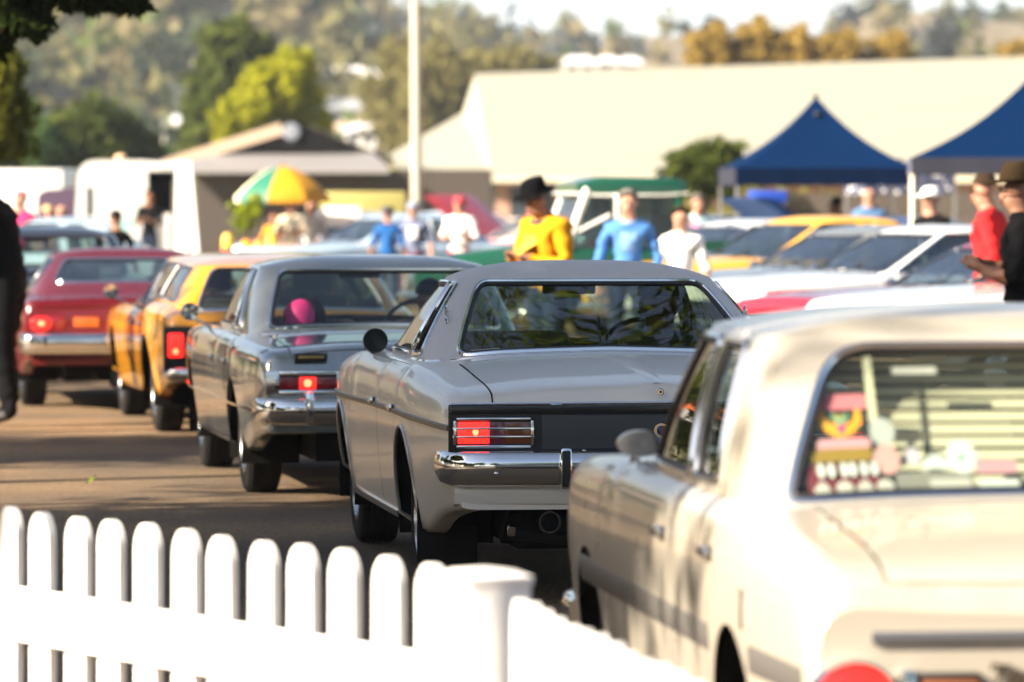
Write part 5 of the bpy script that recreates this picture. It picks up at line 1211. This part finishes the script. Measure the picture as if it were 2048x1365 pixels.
m = MB(); m.b2(-.30, .30, 2.49, 2.53, .62, .93, .02); m.build('grille', CHROME_OLD, tk)
for s in (-1, 1):
    loft([[(s*(.42+.38*a), 1.2+.55*math.cos(t)*(1.0 if a < 2 else .9), .42+.5*math.sin(t)) for a in (0, 1)]+[(s*.8, 1.2+.5*math.cos(t), .38+.46*math.sin(t)), (s*.44, 1.2+.5*math.cos(t), .38+.46*math.sin(t))] for t in [math.pi*k/10 for k in range(11)]], 'front_mudguard', GREEN, tk)
    m = MB(); m.ball((s*.5, 2.1, .92), (.12, .14, .12)); m.build('headlight', CHROME, tk); wheel(tk, s*.68, 1.2, .36, .18, s); wheel(tk, s*.68, -1.6, .36, .18, s)
    m = MB(); m.b2(s*.78, s*.92, .1, .13, 1.35, 1.75, .02); m.tube([(s*.75, .6, 1.3), (s*.86, .2, 1.5)], .02); m.build('door_mirror', mat('truck_white', (.75, .76, .72), .35), tk)
m = MB(); m.b2(-.85, .85, -2.6, -.82, .72, .80); 
for s in (-1, 1):
    m.b2(s*.85, s*.82, -2.6, -.82, .8, 1.2)
m.b2(-.85, .85, -2.6, -2.57, .8, 1.2); m.build('tray', GREEN, tk); m = MB(); m.b2(-.3, .3, -2.5, 2.3, .45, .62); m.build('chassis', DARK, tk)
# white food van seen from behind, right rear door open
vp = W(250, 0, 98); van = empty('food_van', (vp.x, 98, 0), R(3)); tag(van, 'white high roofed van with its rear door open on a dark inside', 'van')
VW = mat('van_white', (.66, .66, .65), .35, coat=.4)
hw = .98; zt = 2.36; zb = .5
def vsec(y, s=1.0, zt_=zt): return [(x*s, y, z) for x, z in roundpoly([(-hw, zb), (hw, zb), (hw*.90, zt_), (-hw*.90, zt_)], [.05, .05, .34, .34], 7)]
mb = MB(); SS = [vsec(0), vsec(.04), vsec(3.6), vsec(4.6, .97, zt*.86), vsec(5.2, .92, 1.3)]; n = len(SS[0]); v = [p for s_ in SS for p in s_]; f = []
for i in range(len(SS)-1):
    for k in range(n): f.append((i*n+k, i*n+(k+1) % n, (i+1)*n+(k+1) % n, (i+1)*n+k))
f.append(tuple((len(SS)-1)*n+k for k in range(n))); mb.add(v, f); mb.build('body', VW, van)
o_ = [(-hw+.01, zb), (.42, zb), (.42, zt-.02), (-hw*.90+.02, zt-.02)]
m = MB(); m.prism(roundpoly(o_, [.05, .0, .0, .34], 7), -.04, .0); dr = m.build('rear_door', VW, van)
m = MB(); m.b2(-.72, -.60, -.055, -.03, 1.3, 1.85, .02); m.build('door_window', mat('window_dark', (.04, .05, .06), .15), dr)
m = MB(); m.b2(-.2, .25, -.046, -.04, 1.05, 1.25, .0); m.build('door_sign', mat('teal_print', (.30, .62, .58), .5), dr)
m = MB(); m.b2(.42, hw-.05, -.04, .0, zt-.22, zt-.04, .02); m.build('header', VW, van)
m = MB(); m.prism([(0, zb), (.10, zb), (.52, zb), (.34, zt-.05), (.04, zt-.02)], -.04, .0); d2 = m.build('rear_door', VW, van); d2.location = (hw-.04, -.02, 0); d2.rotation_euler = (0, 0, R(-28)); d2['label'] = 'rear door standing open'
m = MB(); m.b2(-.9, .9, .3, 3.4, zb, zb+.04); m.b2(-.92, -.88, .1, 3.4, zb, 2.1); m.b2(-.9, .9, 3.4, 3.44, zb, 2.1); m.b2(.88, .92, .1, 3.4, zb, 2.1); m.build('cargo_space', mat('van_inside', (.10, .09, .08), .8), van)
m = MB(); m.b2(.5, .85, .1, .5, zb+.04, 1.35, .03); m.build('white_cabinet', WHITE, van)
for s in (-1, 1):
    wheel(van, s*.82, .9, .34, .2, s); wheel(van, s*.82, 4.2, .34, .2, s); m = MB(); m.b2(s*.97, s*.86, -.06, -.0, .9, 1.2, .02); m.build('tail_light', REDLENS, van)
m = MB(); m.b2(-hw, hw, -.12, .0, .42, .56, .03); m.build('rear_bumper', BLACKP, van)
m = MB(); m.ball((-.1, 1.0, zt+.03), (.12, .12, .08)); m.build('roof_vent', mat('tan_vent', (.6, .42, .25), .5), van)
tp = W(62, 0, 112); tr_ = empty('white_trailer', (tp.x, 112, 0), R(-8)); tag(tr_, 'plain white box trailer at the far left edge', 'trailer')
m = MB(); m.b2(-.95, .70, 0, 3.2, .55, 2.25, .10); m.build('box', VW, tr_); m = MB(); m.b2(-.7, .6, -.02, .0, 1.15, 1.5, .02); m.build('hatch', mat('pale_grey', (.6, .6, .6), .5), tr_)
for s in (-1, 1): wheel(tr_, s*.75-.1, 1.6, .3, .18, s)
m = MB(); m.tube([(0, 3.2, .5), (0, 4.4, .48)], .05); m.build('drawbar', DARK, tr_)
dt = empty('stall_tent', (W(140, 0, 104).x, 104, 0)); tag(dt, 'low dark plum stall cover between the white trailer and the van', 'stall')
m = MB(); m.prism([(-.65, 1.0), (.65, 1.0), (.65, 1.72), (.3, 1.86), (-.5, 1.80), (-.65, 1.7)], 0, 1.4); m.build('cover', mat('plum_cloth', (.06, .035, .07), .9), dt)
m = MB()
for a in (-.6, .6):
    for b in (.05, 1.35): m.tube([(a, b, 0), (a, b, 1.05)], .02)
m.build('leg', ALLOY, dt)
ot = empty('box_trailer', (W(735, 0, 104).x, 104, 0), R(6)); tag(ot, 'olive yellow canvas covered trailer in front of the pavilion', 'trailer')
m = MB(); m.b2(-.78, .78, 0, 2.6, .9, 1.76, .08); m.build('canvas', mat('olive_canvas', (.40, .35, .11), .85, noise=.08, nscale=3), ot); m = MB(); m.b2(-.8, .8, -.02, 2.62, .55, .9, .02); m.build('tray', mat('olive_metal', (.2, .18, .07), .5), ot)
for s in (-1, 1): wheel(ot, s*.82, 1.3, .3, .18, s)
ws = empty('menu_board', (W(680, 0, 86).x, 86, 0), R(-5)); tag(ws, 'blank white board on legs right of the striped umbrella', 'sign')
m = MB(); m.b2(-.33, .33, 0, .04, 1.18, 1.52, .02); m.build('board', WHITE, ws); m = MB(); m.b2(-.33, .33, -.005, .045, 1.52, 1.55); m.build('top_edge', mat('lime_edge', (.5, .5, .05), .5), ws)
for s in (-1, 1): m = MB(); m.tube([(s*.28, .02, 0), (s*.28, .02, 1.2)], .018); m.build('leg', ALLOY, ws)

# ---------------------------------------------------------------- stall with umbrella
um = empty('market_umbrella', (W(565, 0, 85).x, 85, 0)); tag(um, 'market umbrella with green, yellow and white panels', 'umbrella')
pc = [mat('um_yellow', (.58, .27, .005), .6), mat('um_green', (.012, .13, .08), .6), mat('um_pale', (.75, .70, .45), .6), mat('um_grey', (.42, .46, .50), .6)]
ocol = {0: 3, 1: 2, 2: 1, 3: 2, 4: 3, 5: 2, 6: 0, 7: 3}; ocol = [3, 0, 1, 2, 1, 2, 0, 3]
order = {0: 3, 1: 0, 2: 1, 3: 2, 4: 1, 5: 0, 6: 0, 7: 3}
for k in range(8):
    a0, a1 = 2*math.pi*k/8+R(30), 2*math.pi*(k+1)/8+R(30); v = []; f = []
    for i in range(6):
        t = i/5; r = .80*t; z = 2.17-.50*t**1.7
        for q in range(4): a = a0+(a1-a0)*q/3; rr = r*(1-.04*math.sin(math.pi*q/3)); v.append((rr*math.cos(a), rr*math.sin(a), z))
    for i in range(5):
        for q in range(3): f.append((i*4+q, i*4+q+1, i*4+q+5, i*4+q+4))
    for q in range(4): p = v[20+q]; v.append((p[0]*1.0, p[1]*1.0, p[2]-.10))
    for q in range(3): f.append((20+q, 21+q, 25+q, 24+q))
    mk('panel', v, f, pc[order[k]], um)
m = MB(); m.tube([(0, 0, 0), (0, 0, 2.2)], .022); m.ball((0, 0, 2.2), .03); m.build('pole', mat('pole_wood', (.22, .10, .05), .6), um)
m = MB(); m.lathe([(.26, 0), (.26, .05), (.05, .09), (.05, .2)], 16); m.build('base', DARK, um)
tb = empty('stall_table', (W(560, 0, 82).x, 82, 0)); tag(tb, 'stall table under a white cloth below the striped umbrella', 'table')
m = MB(); m.b2(-.75, .75, 0, .6, .80, .83, .01); m.build('tabletop', WHITE, tb); m = MB(); m.b2(-.77, .77, -.015, .615, .42, .815, .02); m.build('tablecloth', mat('cloth_white', (.8, .78, .74), .85), tb)
for a in (-.68, .68):
    for b in (.06, .54): m = MB(); m.tube([(a, b, 0), (a, b, .8)], .018); m.build('leg', ALLOY, tb)
ORJ = mat('orange_juice', (.75, .33, .03), .3)
def jar(x, h, r, lab, m_=ORJ, nm='juice_jar'):
    q = empty(nm, (tb.location.x+x, 82.3, .83)); tag(q, lab, 'jar', 'jars on the stall table')
    m = MB(); m.lathe([(0, 0), (r, 0), (r*1.03, h*.3), (r, h*.75), (r*.6, h*.85), (r*.6, h*.9), (0, h*.9)], 16); m.build('jar', m_, q); m = MB(); m.lathe([(r*.66, h*.88), (r*.66, h), (0, h)], 16); m.build('lid', mat('lid_orange', (.6, .2, .02), .5), q)
jar(-.53, .17, .09, 'squat orange jar below the potted plant'); jar(-.33, .16, .09, 'second orange jar from the left, right of the squat one'); jar(.62, .18, .085, 'orange jar at the right end of the stall table'); jar(-.14, .26, .08, 'tall yellow jar in the middle of the table', mat('lemon', (.75, .5, .05), .3))
bl_ = empty('bollard', (W(456, 0, 80).x, 80, 0)); tag(bl_, 'yellow bollard with a red band left of the stall table', 'bollard')
m = MB(); m.lathe([(.09, 0), (.09, .86), (.09, 1.03), (.06, 1.10), (0, 1.12)], 16); m.build('post', mat('bollard_yellow', (.75, .45, .03), .4), bl_); m = MB(); m.lathe([(.092, .78), (.092, .90)], 16); m.build('band', mat('band_red', (.6, .08, .04), .4), bl_)
pp = empty('potted_plant', (W(497, 0, 84).x, 84, 0)); tag(pp, 'leafy lime green potted plant left of the umbrella pole', 'plant')
m = MB(); m.lathe([(0, 0), (.15, 0), (.19, .32), (.17, .32), (.16, .28), (0, .28)], 16); m.build('pot', mat('pot_brown', (.25, .12, .06), .7), pp); m = MB(); m.tube([(0, 0, .28), (.02, 0, .9), (0, 0, 1.3)], .02); m.build('stem', BARK, pp)
leaf_mesh('foliage', [(Vector((0, 0, 1.42)), (.26, .24, .22)), (Vector((-.12, 0, 1.25)), (.2, .2, .18)), (Vector((.12, 0, 1.6)), (.14, .14, .12))], 260, .09, leaf_mat('leaf_pot', (.16, .22, .01), (.3, .34, .03)), pp, 71)

# ---------------------------------------------------------------- gazebos
def gazebo(label, u, D, half, zE, zP, rot, top, val, valm=None, vh=.22, legs=ALLOY, depth=None):
    c = W(u, 0, D); g_ = empty('gazebo', (c.x, D, 0), rot); tag(g_, label, 'gazebo', 'gazebos at the right'); hd_ = depth or half
    cs = [(-half, -hd_), (half, -hd_), (half, hd_), (-half, hd_)]
    for k in range(4):
        a, b = cs[k], cs[(k+1) % 4]; v = []; f = []; n = 8
        for i in range(n+1):
            t = i/n; s_ = 1-t; z = zE+(zP-zE)*(.62*t+.38*t**2.6)
            for q in range(7):
                w_ = q/6; sag = .05*math.sin(math.pi*w_)*s_*(1-s_)*2
                v.append((a[0]*s_*(1-w_)+b[0]*s_*w_, a[1]*s_*(1-w_)+b[1]*s_*w_, z-sag))
        for i in range(n):
            for q in range(6): f.append((i*7+q, i*7+q+1, i*7+q+8, i*7+q+7))
        mk('canopy_panel', v, f, top, g_)
        mb = MB(); d = Vector((b[0]-a[0], b[1]-a[1], 0)).normalized(); nn = Vector((d.y, -d.x, 0)); v = []; f = []
        for q in range(17):
            p = Vector((a[0], a[1], 0)).lerp(Vector((b[0], b[1], 0)), q/16)+nn*(.012+.010*math.sin(q*1.9)); v += [(p.x, p.y, zE+.004), (p.x, p.y, zE-vh*(1-.06*(q % 2)))]
        for q in range(16): f.append((2*q, 2*q+1, 2*q+3, 2*q+2))
        mb.add(v, f); mb.build('valance', (valm[k] if valm else val), g_, auto=0)
        m = MB(); m.tube([(a[0]*.985, a[1]*.985, 0), (a[0]*.985, a[1]*.985, zE)], .024, 6); m.build('leg', legs, g_)
    m = MB(); m.tube([(0, 0, zP-.5), (0, 0, zP+.03)], .03); m.build('mast', BLACKP, g_)
    return g_
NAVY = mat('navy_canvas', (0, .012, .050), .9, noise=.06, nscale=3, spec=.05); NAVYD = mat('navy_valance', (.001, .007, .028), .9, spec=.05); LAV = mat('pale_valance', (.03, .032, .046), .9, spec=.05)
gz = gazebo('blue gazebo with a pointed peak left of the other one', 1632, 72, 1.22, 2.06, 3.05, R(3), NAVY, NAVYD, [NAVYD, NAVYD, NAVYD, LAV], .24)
m = MB(); m.ball((0, -.24, 2.80), (.06, .03, .045)); m.build('peak_vent', BLACKP, gz)
def printed_valance():
    m = mat('printed_valance', (.5, .5, .55), .8); nt = m.node_tree; b = nt.nodes['Principled BSDF']; tc = nt.nodes.new('ShaderNodeTexCoord'); vo = nt.nodes.new('ShaderNodeTexVoronoi'); vo.inputs['Scale'].default_value = 7; nt.links.new(tc.outputs['Object'], vo.inputs['Vector'])
    r = nt.nodes.new('ShaderNodeValToRGB'); r.color_ramp.interpolation = 'CONSTANT'; r.color_ramp.elements[0].color = (.75, .74, .72, 1); r.color_ramp.elements[1].position = .32; r.color_ramp.elements[1].color = (.05, .06, .11, 1); nt.links.new(vo.outputs['Distance'], r.inputs[0]); nt.links.new(r.outputs[0], b.inputs['Base Color']); return m
PV = printed_valance()
CREAMLEG = mat('cream_leg', (.72, .64, .48), .5)
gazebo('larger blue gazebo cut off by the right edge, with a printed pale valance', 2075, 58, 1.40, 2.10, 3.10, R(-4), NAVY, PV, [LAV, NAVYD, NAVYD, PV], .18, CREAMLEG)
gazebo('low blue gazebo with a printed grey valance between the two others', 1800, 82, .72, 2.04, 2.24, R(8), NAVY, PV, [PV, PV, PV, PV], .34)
gazebo('red market gazebo left of the road outside the picture', -900, 66, 1.6, 2.1, 3.0, R(5), mat('red_canvas', (.5, .03, .03), .7), mat('red_canvas', (.5, .03, .03), .7), None, .3)
gazebo('orange market gazebo left of the road, nearer than the red one outside the picture', -1150, 52, 1.5, 2.1, 3.0, R(5), mat('orange_canvas', (.6, .14, .03), .7), mat('white_valance', (.7, .7, .68), .7), None, .3)

tbx = empty('camp_table', (W(1540, 0, 74).x, 74, 0), R(4)); tag(tbx, 'camp table with a bright blue cover under the left gazebo', 'table')
m = MB(); m.b2(-.24, .24, 0, .5, 1.60, 1.63, .005); m.build('tabletop', WHITE, tbx); m = MB(); m.b2(-.25, .25, -.01, .51, 1.58, 1.76, .02); m.build('cover', mat('bright_blue', (.01, .06, .42), .6), tbx)
for a in (-.2, .2):
    for b in (.04, .46): m = MB(); m.tube([(a, b, 0), (a, b, 1.6)], .016); m.build('leg', ALLOY, tbx)
# ---------------------------------------------------------------- people
def pu(u, D): return (u-1024)/F_PX*D
def ph(v, D): return H_C+(V_H-v)/F_PX*D
YEL = cloth('yellow', (.52, .25, .008)); HB = mat('hair_brown', (.030, .018, .011), .9, spec=.1); HG = mat('hair_grey', (.15, .135, .12), .9, spec=.1); HK = mat('hair_black', (.010, .008, .007), .9, spec=.1)
AWAY, TOC, LEFT, RIGHT = 0.0, R(180), R(90), R(-90)
BLK = cloth('black', (.004, .004, .005)); WHT = cloth('white', (.72, .70, .67)); NVY = cloth('navy', (.02, .03, .06)); RED = cloth('red', (.52, .018, .02))
person('person in a yellow jacket and black brimmed hat looking down', pu(1100, 42), 42, R(125), 1.80, YEL, NVY, SKIN2, HB, 'brim', mat('hat_black', (.004, .004, .005), .95, spec=.05), 'front', .12, .35, sleeve='long', build=1.32, collar=cloth('navy', (.02, .03, .06)), prnt=cloth('amber_print', (.62, .34, .05)))
person('person in a bright blue shirt walking between the cars', pu(1256, 49), 49, TOC, 1.74, cloth('sky_blue', (.07, .19, .46)), NVY, SKIN, HG, None, None, 'down', 0, 0, sleeve='long', build=1.05, collar=cloth('pale_blue', (.35, .48, .68)), prnt=cloth('pale_print', (.20, .36, .66)))
person('person in a white top right of the one in the blue shirt', pu(1362, 50), 50, R(165), 1.58, WHT, NVY, SKIN, HB, arms='down', collar=cloth('pale_grey', (.5, .5, .46)), build=1.08)
person('person in a pink shirt bending towards an open bonnet', pu(1438, 66), 66, LEFT, 1.70, cloth('pink', (.62, .20, .36)), NVY, SKIN, None, 'cap', mat('cap_white', (.8, .79, .77), .7), 'reach', .75, .1)
person('person in a pale blue top left of the one in pink', pu(1396, 68), 68, R(200), 1.70, cloth('pale_aqua', (.42, .60, .62)), NVY, SKIN, HG)
person('person with a white cap and dark shirt behind the parked row', pu(1862, 54), 54, R(140), 1.77, BLK, NVY, SKIN, HB, 'cap', mat('cap_white', (.8, .79, .77), .7))
person('person in a red shirt with short dark hair leaning over the cars', pu(1985, 43), 43, R(70), 1.86, RED, cloth('charcoal', (.03, .03, .035)), SKIN2, HB, None, None, 'down', .06, .15, build=1.12, collar=cloth('maroon', (.16, .03, .05)))
person('person in a black shirt and brown brimmed hat at the right edge', pu(2052, 33), 33, R(80), 1.86, BLK, BLK, SKIN2, HB, 'brim', mat('hat_brown', (.040, .026, .014), .95, spec=.05), 'front', .05, .1, build=1.12)
person('person in black standing cut off by the left edge', pu(14, 38.5), 38.5, R(78), 1.98, BLK, BLK, SKIN2, HK, None, None, 'front', .26, .1, build=1.25)
person('person in black seen from behind in front of the white van', pu(232, 64), 64, AWAY, 1.50, BLK, NVY, SKIN2, HK)
person('person in dark clothes standing in the open van doorway', pu(298, 96), 96, R(170), 1.78, BLK, NVY, SKIN2, HK, arms='front')
person('person in a magenta hooded top at the far left', pu(42, 72), 72, R(150), 1.74, cloth('magenta', (.50, .03, .12)), NVY, SKIN, mat('hood_magenta', (.5, .03, .12), .85), build=1.05)
person('fair haired person left of the one in the black shirt, near the van', pu(98, 70), 70, R(-60), 1.55, cloth('coral', (.55, .25, .18)), NVY, SKIN, mat('hair_fair', (.5, .34, .15), .6))
person('person with a flushed face and black shirt beside the van', pu(124, 68), 68, R(170), 1.60, BLK, NVY, SKIN, None)
person('person with a blue and black backpack left of the flagpole', pu(776, 76), 76, AWAY, 1.52, cloth('royal', (.02, .10, .30)), NVY, SKIN2, None, 'cap', mat('cap_navy', (.03, .03, .06), .7), collar=BLK)
person('person in a grey blue shirt and cap right below the flagpole', pu(826, 77), 77, R(175), 1.58, cloth('slate', (.16, .19, .28)), cloth('maroon', (.16, .03, .05)), SKIN, None, 'cap', mat('cap_slate', (.2, .22, .3), .7), build=1.1, prnt=WHT)
person('person in a white shirt and red cap beside the raised red bonnet', pu(920, 74), 74, R(165), 1.66, WHT, RED, SKIN, None, 'cap', mat('cap_red', (.4, .03, .04), .7), 'front', build=1.1)
person('person in an orange top behind the stall table', pu(548, 86), 86, TOC, 1.42, cloth('orange', (.65, .24, .03)), NVY, SKIN2, HB)
person('person in a cream shirt serving behind the stall table', pu(583, 84.4), 84.4, R(160), 1.62, cloth('cream', (.72, .64, .46)), NVY, SKIN, HG, arms='front', build=1.15)
person('person in a pale grey shirt right of the cream shirted server', pu(622, 86), 86, R(190), 1.62, cloth('pale_grey', (.5, .5, .46)), NVY, SKIN, HG)
person('person in a red shirt bending under the blue gazebo', pu(1706, 72), 72, LEFT, 1.66, RED, NVY, SKIN2, HB, None, None, 'reach', .3, .2)
person('person with a flushed face and blue shirt under the blue gazebo', pu(1738, 70), 70, TOC, 1.82, cloth('mid_blue', (.08, .16, .30)), NVY, SKIN, None)
person('person in dark clothes left of the red shirt under the gazebo', pu(1672, 73), 73, R(120), 1.66, BLK, NVY, SKIN2, HB)
# people sitting in the queue
def seated(label, carroot, lx, ly, zseat, **k):
    M = carroot.matrix_world if False else Matrix.Translation(carroot.location) @ Matrix.Rotation(carroot.rotation_euler.z, 4, 'Z'); p = M @ Vector((lx, ly, 0)); h = k.pop('h', 1.72)
    return person(label, p.x, p.y, carroot.rotation_euler.z, h, z=zseat-.86*h/1.75, seated=True, arms=k.pop('arms', 'wheel'), **k)
seated('driver in a dark shirt at the wheel of the beige sedan', foc, .37, 2.42, .40, shirt=NVY, skin=SKIN2, hair=HB, h=1.80, build=1.1, turn=R(-25))
pk_, _ = seated('passenger with bright pink hair riding in the silver sedan', sil, -.47, 1.76, .24, shirt=cloth('wine', (.12, .01, .04)), hair=mat('hair_pink', (.90, .03, .26), .6), h=1.66, arms='front', turn=R(40))
for ch in pk_.children:
    if ch.name.startswith('hair'):
        mc = sum((Vector(v.co) for v in ch.data.vertices), Vector())/len(ch.data.vertices)
        for v in ch.data.vertices: v.co = mc+Vector(((v.co.x-mc.x)*1.1, (v.co.y-mc.y)*1.1, (v.co.z-mc.z)*1.45))-Vector((0, 0, .035))
m = MB(); m.ball(_['head']+Vector((.075, .03, -.02)), (.10, .11, .13), 3); m.build('dark_hair', HK, pk_)
seated('driver of the silver sedan in a dark shirt', sil, .37, 2.3, .36, shirt=BLK, hair=HB, h=1.62)
seated('driver of the mustard wagon with dark hair', mus, .37, 2.2, .34, shirt=NVY, skin=SKIN2, hair=HK, h=1.60)
seated('passenger in the mustard wagon with a dark top', mus, -.37, 2.2, .34, shirt=BLK, skin=SKIN2, hair=HB, h=1.58, arms='front')

# ---------------------------------------------------------------- picket fence in the foreground
FW = mat('fence_paint', (.80, .79, .77), .6, noise=.03, nscale=5, bump=.08)
def fence(label, x0, y0, x1, y1, n, htop, width, rails=True):
    d = Vector((x1-x0, y1-y0, 0)); L_ = d.length; d.normalize(); rz = math.atan2(d.y, d.x)
    root = empty('picket_fence', (x0, y0, 0), rz); tag(root, label, 'fence', 'white picket fence runs')
    ol = roundpoly([(-width/2, .06), (width/2, .06), (width/2, htop-.045), (width*.24, htop), (-width*.24, htop), (-width/2, htop-.045)], [0, 0, .05, .04, .04, .05], 4)
    p0 = None
    for k in range(n):
        x = L_*(k+.5)/n
        if p0 is None:
            m = MB(); m.prism(ol, -.011, .011); p0 = m.build('picket', FW, root, auto=35); p0.location = (x, 0, 0)
        else:
            q = p0.copy(); COL.objects.link(q); q.parent = root; q.location = (x, .002*math.sin(k*2.1), .004*math.sin(k*1.3)); q.rotation_euler = (0, R(.5)*math.sin(k*3.7), 0)
    for z0, z1 in ((.455, .605), (.12, .24)):
        m = MB(); m.b2(-.02, L_+.02, -.040, -.0135, z0, z1, .004); m.build('rail', FW, root)
    return root
def fpt(u, v, h):
    s = (v-V_H)/(H_C-h); D = F_PX/s; return ((u-1024)/s, D)
HF = .82
ax, ay = fpt(20, 1015, HF); bx, by = fpt(862, 1124, HF); dx, dy = (bx-ax), (by-ay); n_ = 11
fence('white picket fence run with rounded tops leading to the corner post', ax-dx*2.5/n_, ay-dy*2.5/n_, bx+dx*.05, by+dy*.05, n_+3, HF, .132*math.hypot(dx, dy)/n_/.225)
cx, cy = fpt(985, 1150, .86)
post = empty('fence_post', (cx-.02, cy, 0), math.atan2(dy, dx)); tag(post, 'thick white square corner post of the picket fence', 'post')
m = MB(); m.b2(-.078, .078, -.078, .078, 0, .84, .006); m.build('post', FW, post); m = MB(); m.lathe([(.112, .84), (.115, .842), (.115, .858), (.07, .872), (0, .878)], 4, Matrix.Rotation(R(45), 4, 'Z')); m.build('post_cap', FW, post, smooth=False)
gx, gy = fpt(1100, 1205, HF); hx, hy = fpt(1380, 1352, HF)
fence('white picket fence run nearest the viewer, past the corner post', cx+.05, cy-.10, hx+(hx-gx)*.5, hy+(hy-gy)*.5, 17, HF, .125)
lf = empty('fallen_leaf', (-2.47, 30.8, .006), .9); lf.scale = (.5, .5, 1.6); tag(lf, 'single bright green leaf lying on the sunlit road', 'leaf')
m = MB(); m.add([(-.06, 0, .0), (-.02, -.03, .012), (.05, -.02, .02), (.09, 0, .03), (.05, .025, .022), (-.02, .03, .01)], [(0, 1, 2, 3, 4, 5)]); m.build('blade', mat('leaf_bright', (.18, .26, .01), .6), lf, smooth=False); m = MB(); m.tube([(-.1, 0, .002), (-.05, 0, .006), (.08, 0, .03)], .003, 5); m.build('stem', mat('leaf_stem', (.16, .18, .03), .6), lf)
# ---------------------------------------------------------------- air
hz = bpy.data.materials.new('haze'); hz.use_nodes = True; nt = hz.node_tree; nt.nodes.remove(nt.nodes['Principled BSDF'])
pv = nt.nodes.new('ShaderNodeVolumePrincipled'); pv.inputs['Color'].default_value = (.80, .88, 1.0, 1); pv.inputs['Density'].default_value = .00023; pv.inputs['Anisotropy'].default_value = .3
nt.links.new(pv.outputs[0], nt.nodes['Material Output'].inputs['Volume'])
HAZE = True
if HAZE:
    m = MB(); m.b2(-1500, 1500, -60, 1800, -3, 140); o = m.build('haze', hz, None, smooth=False); tag(o, kind='stuff')
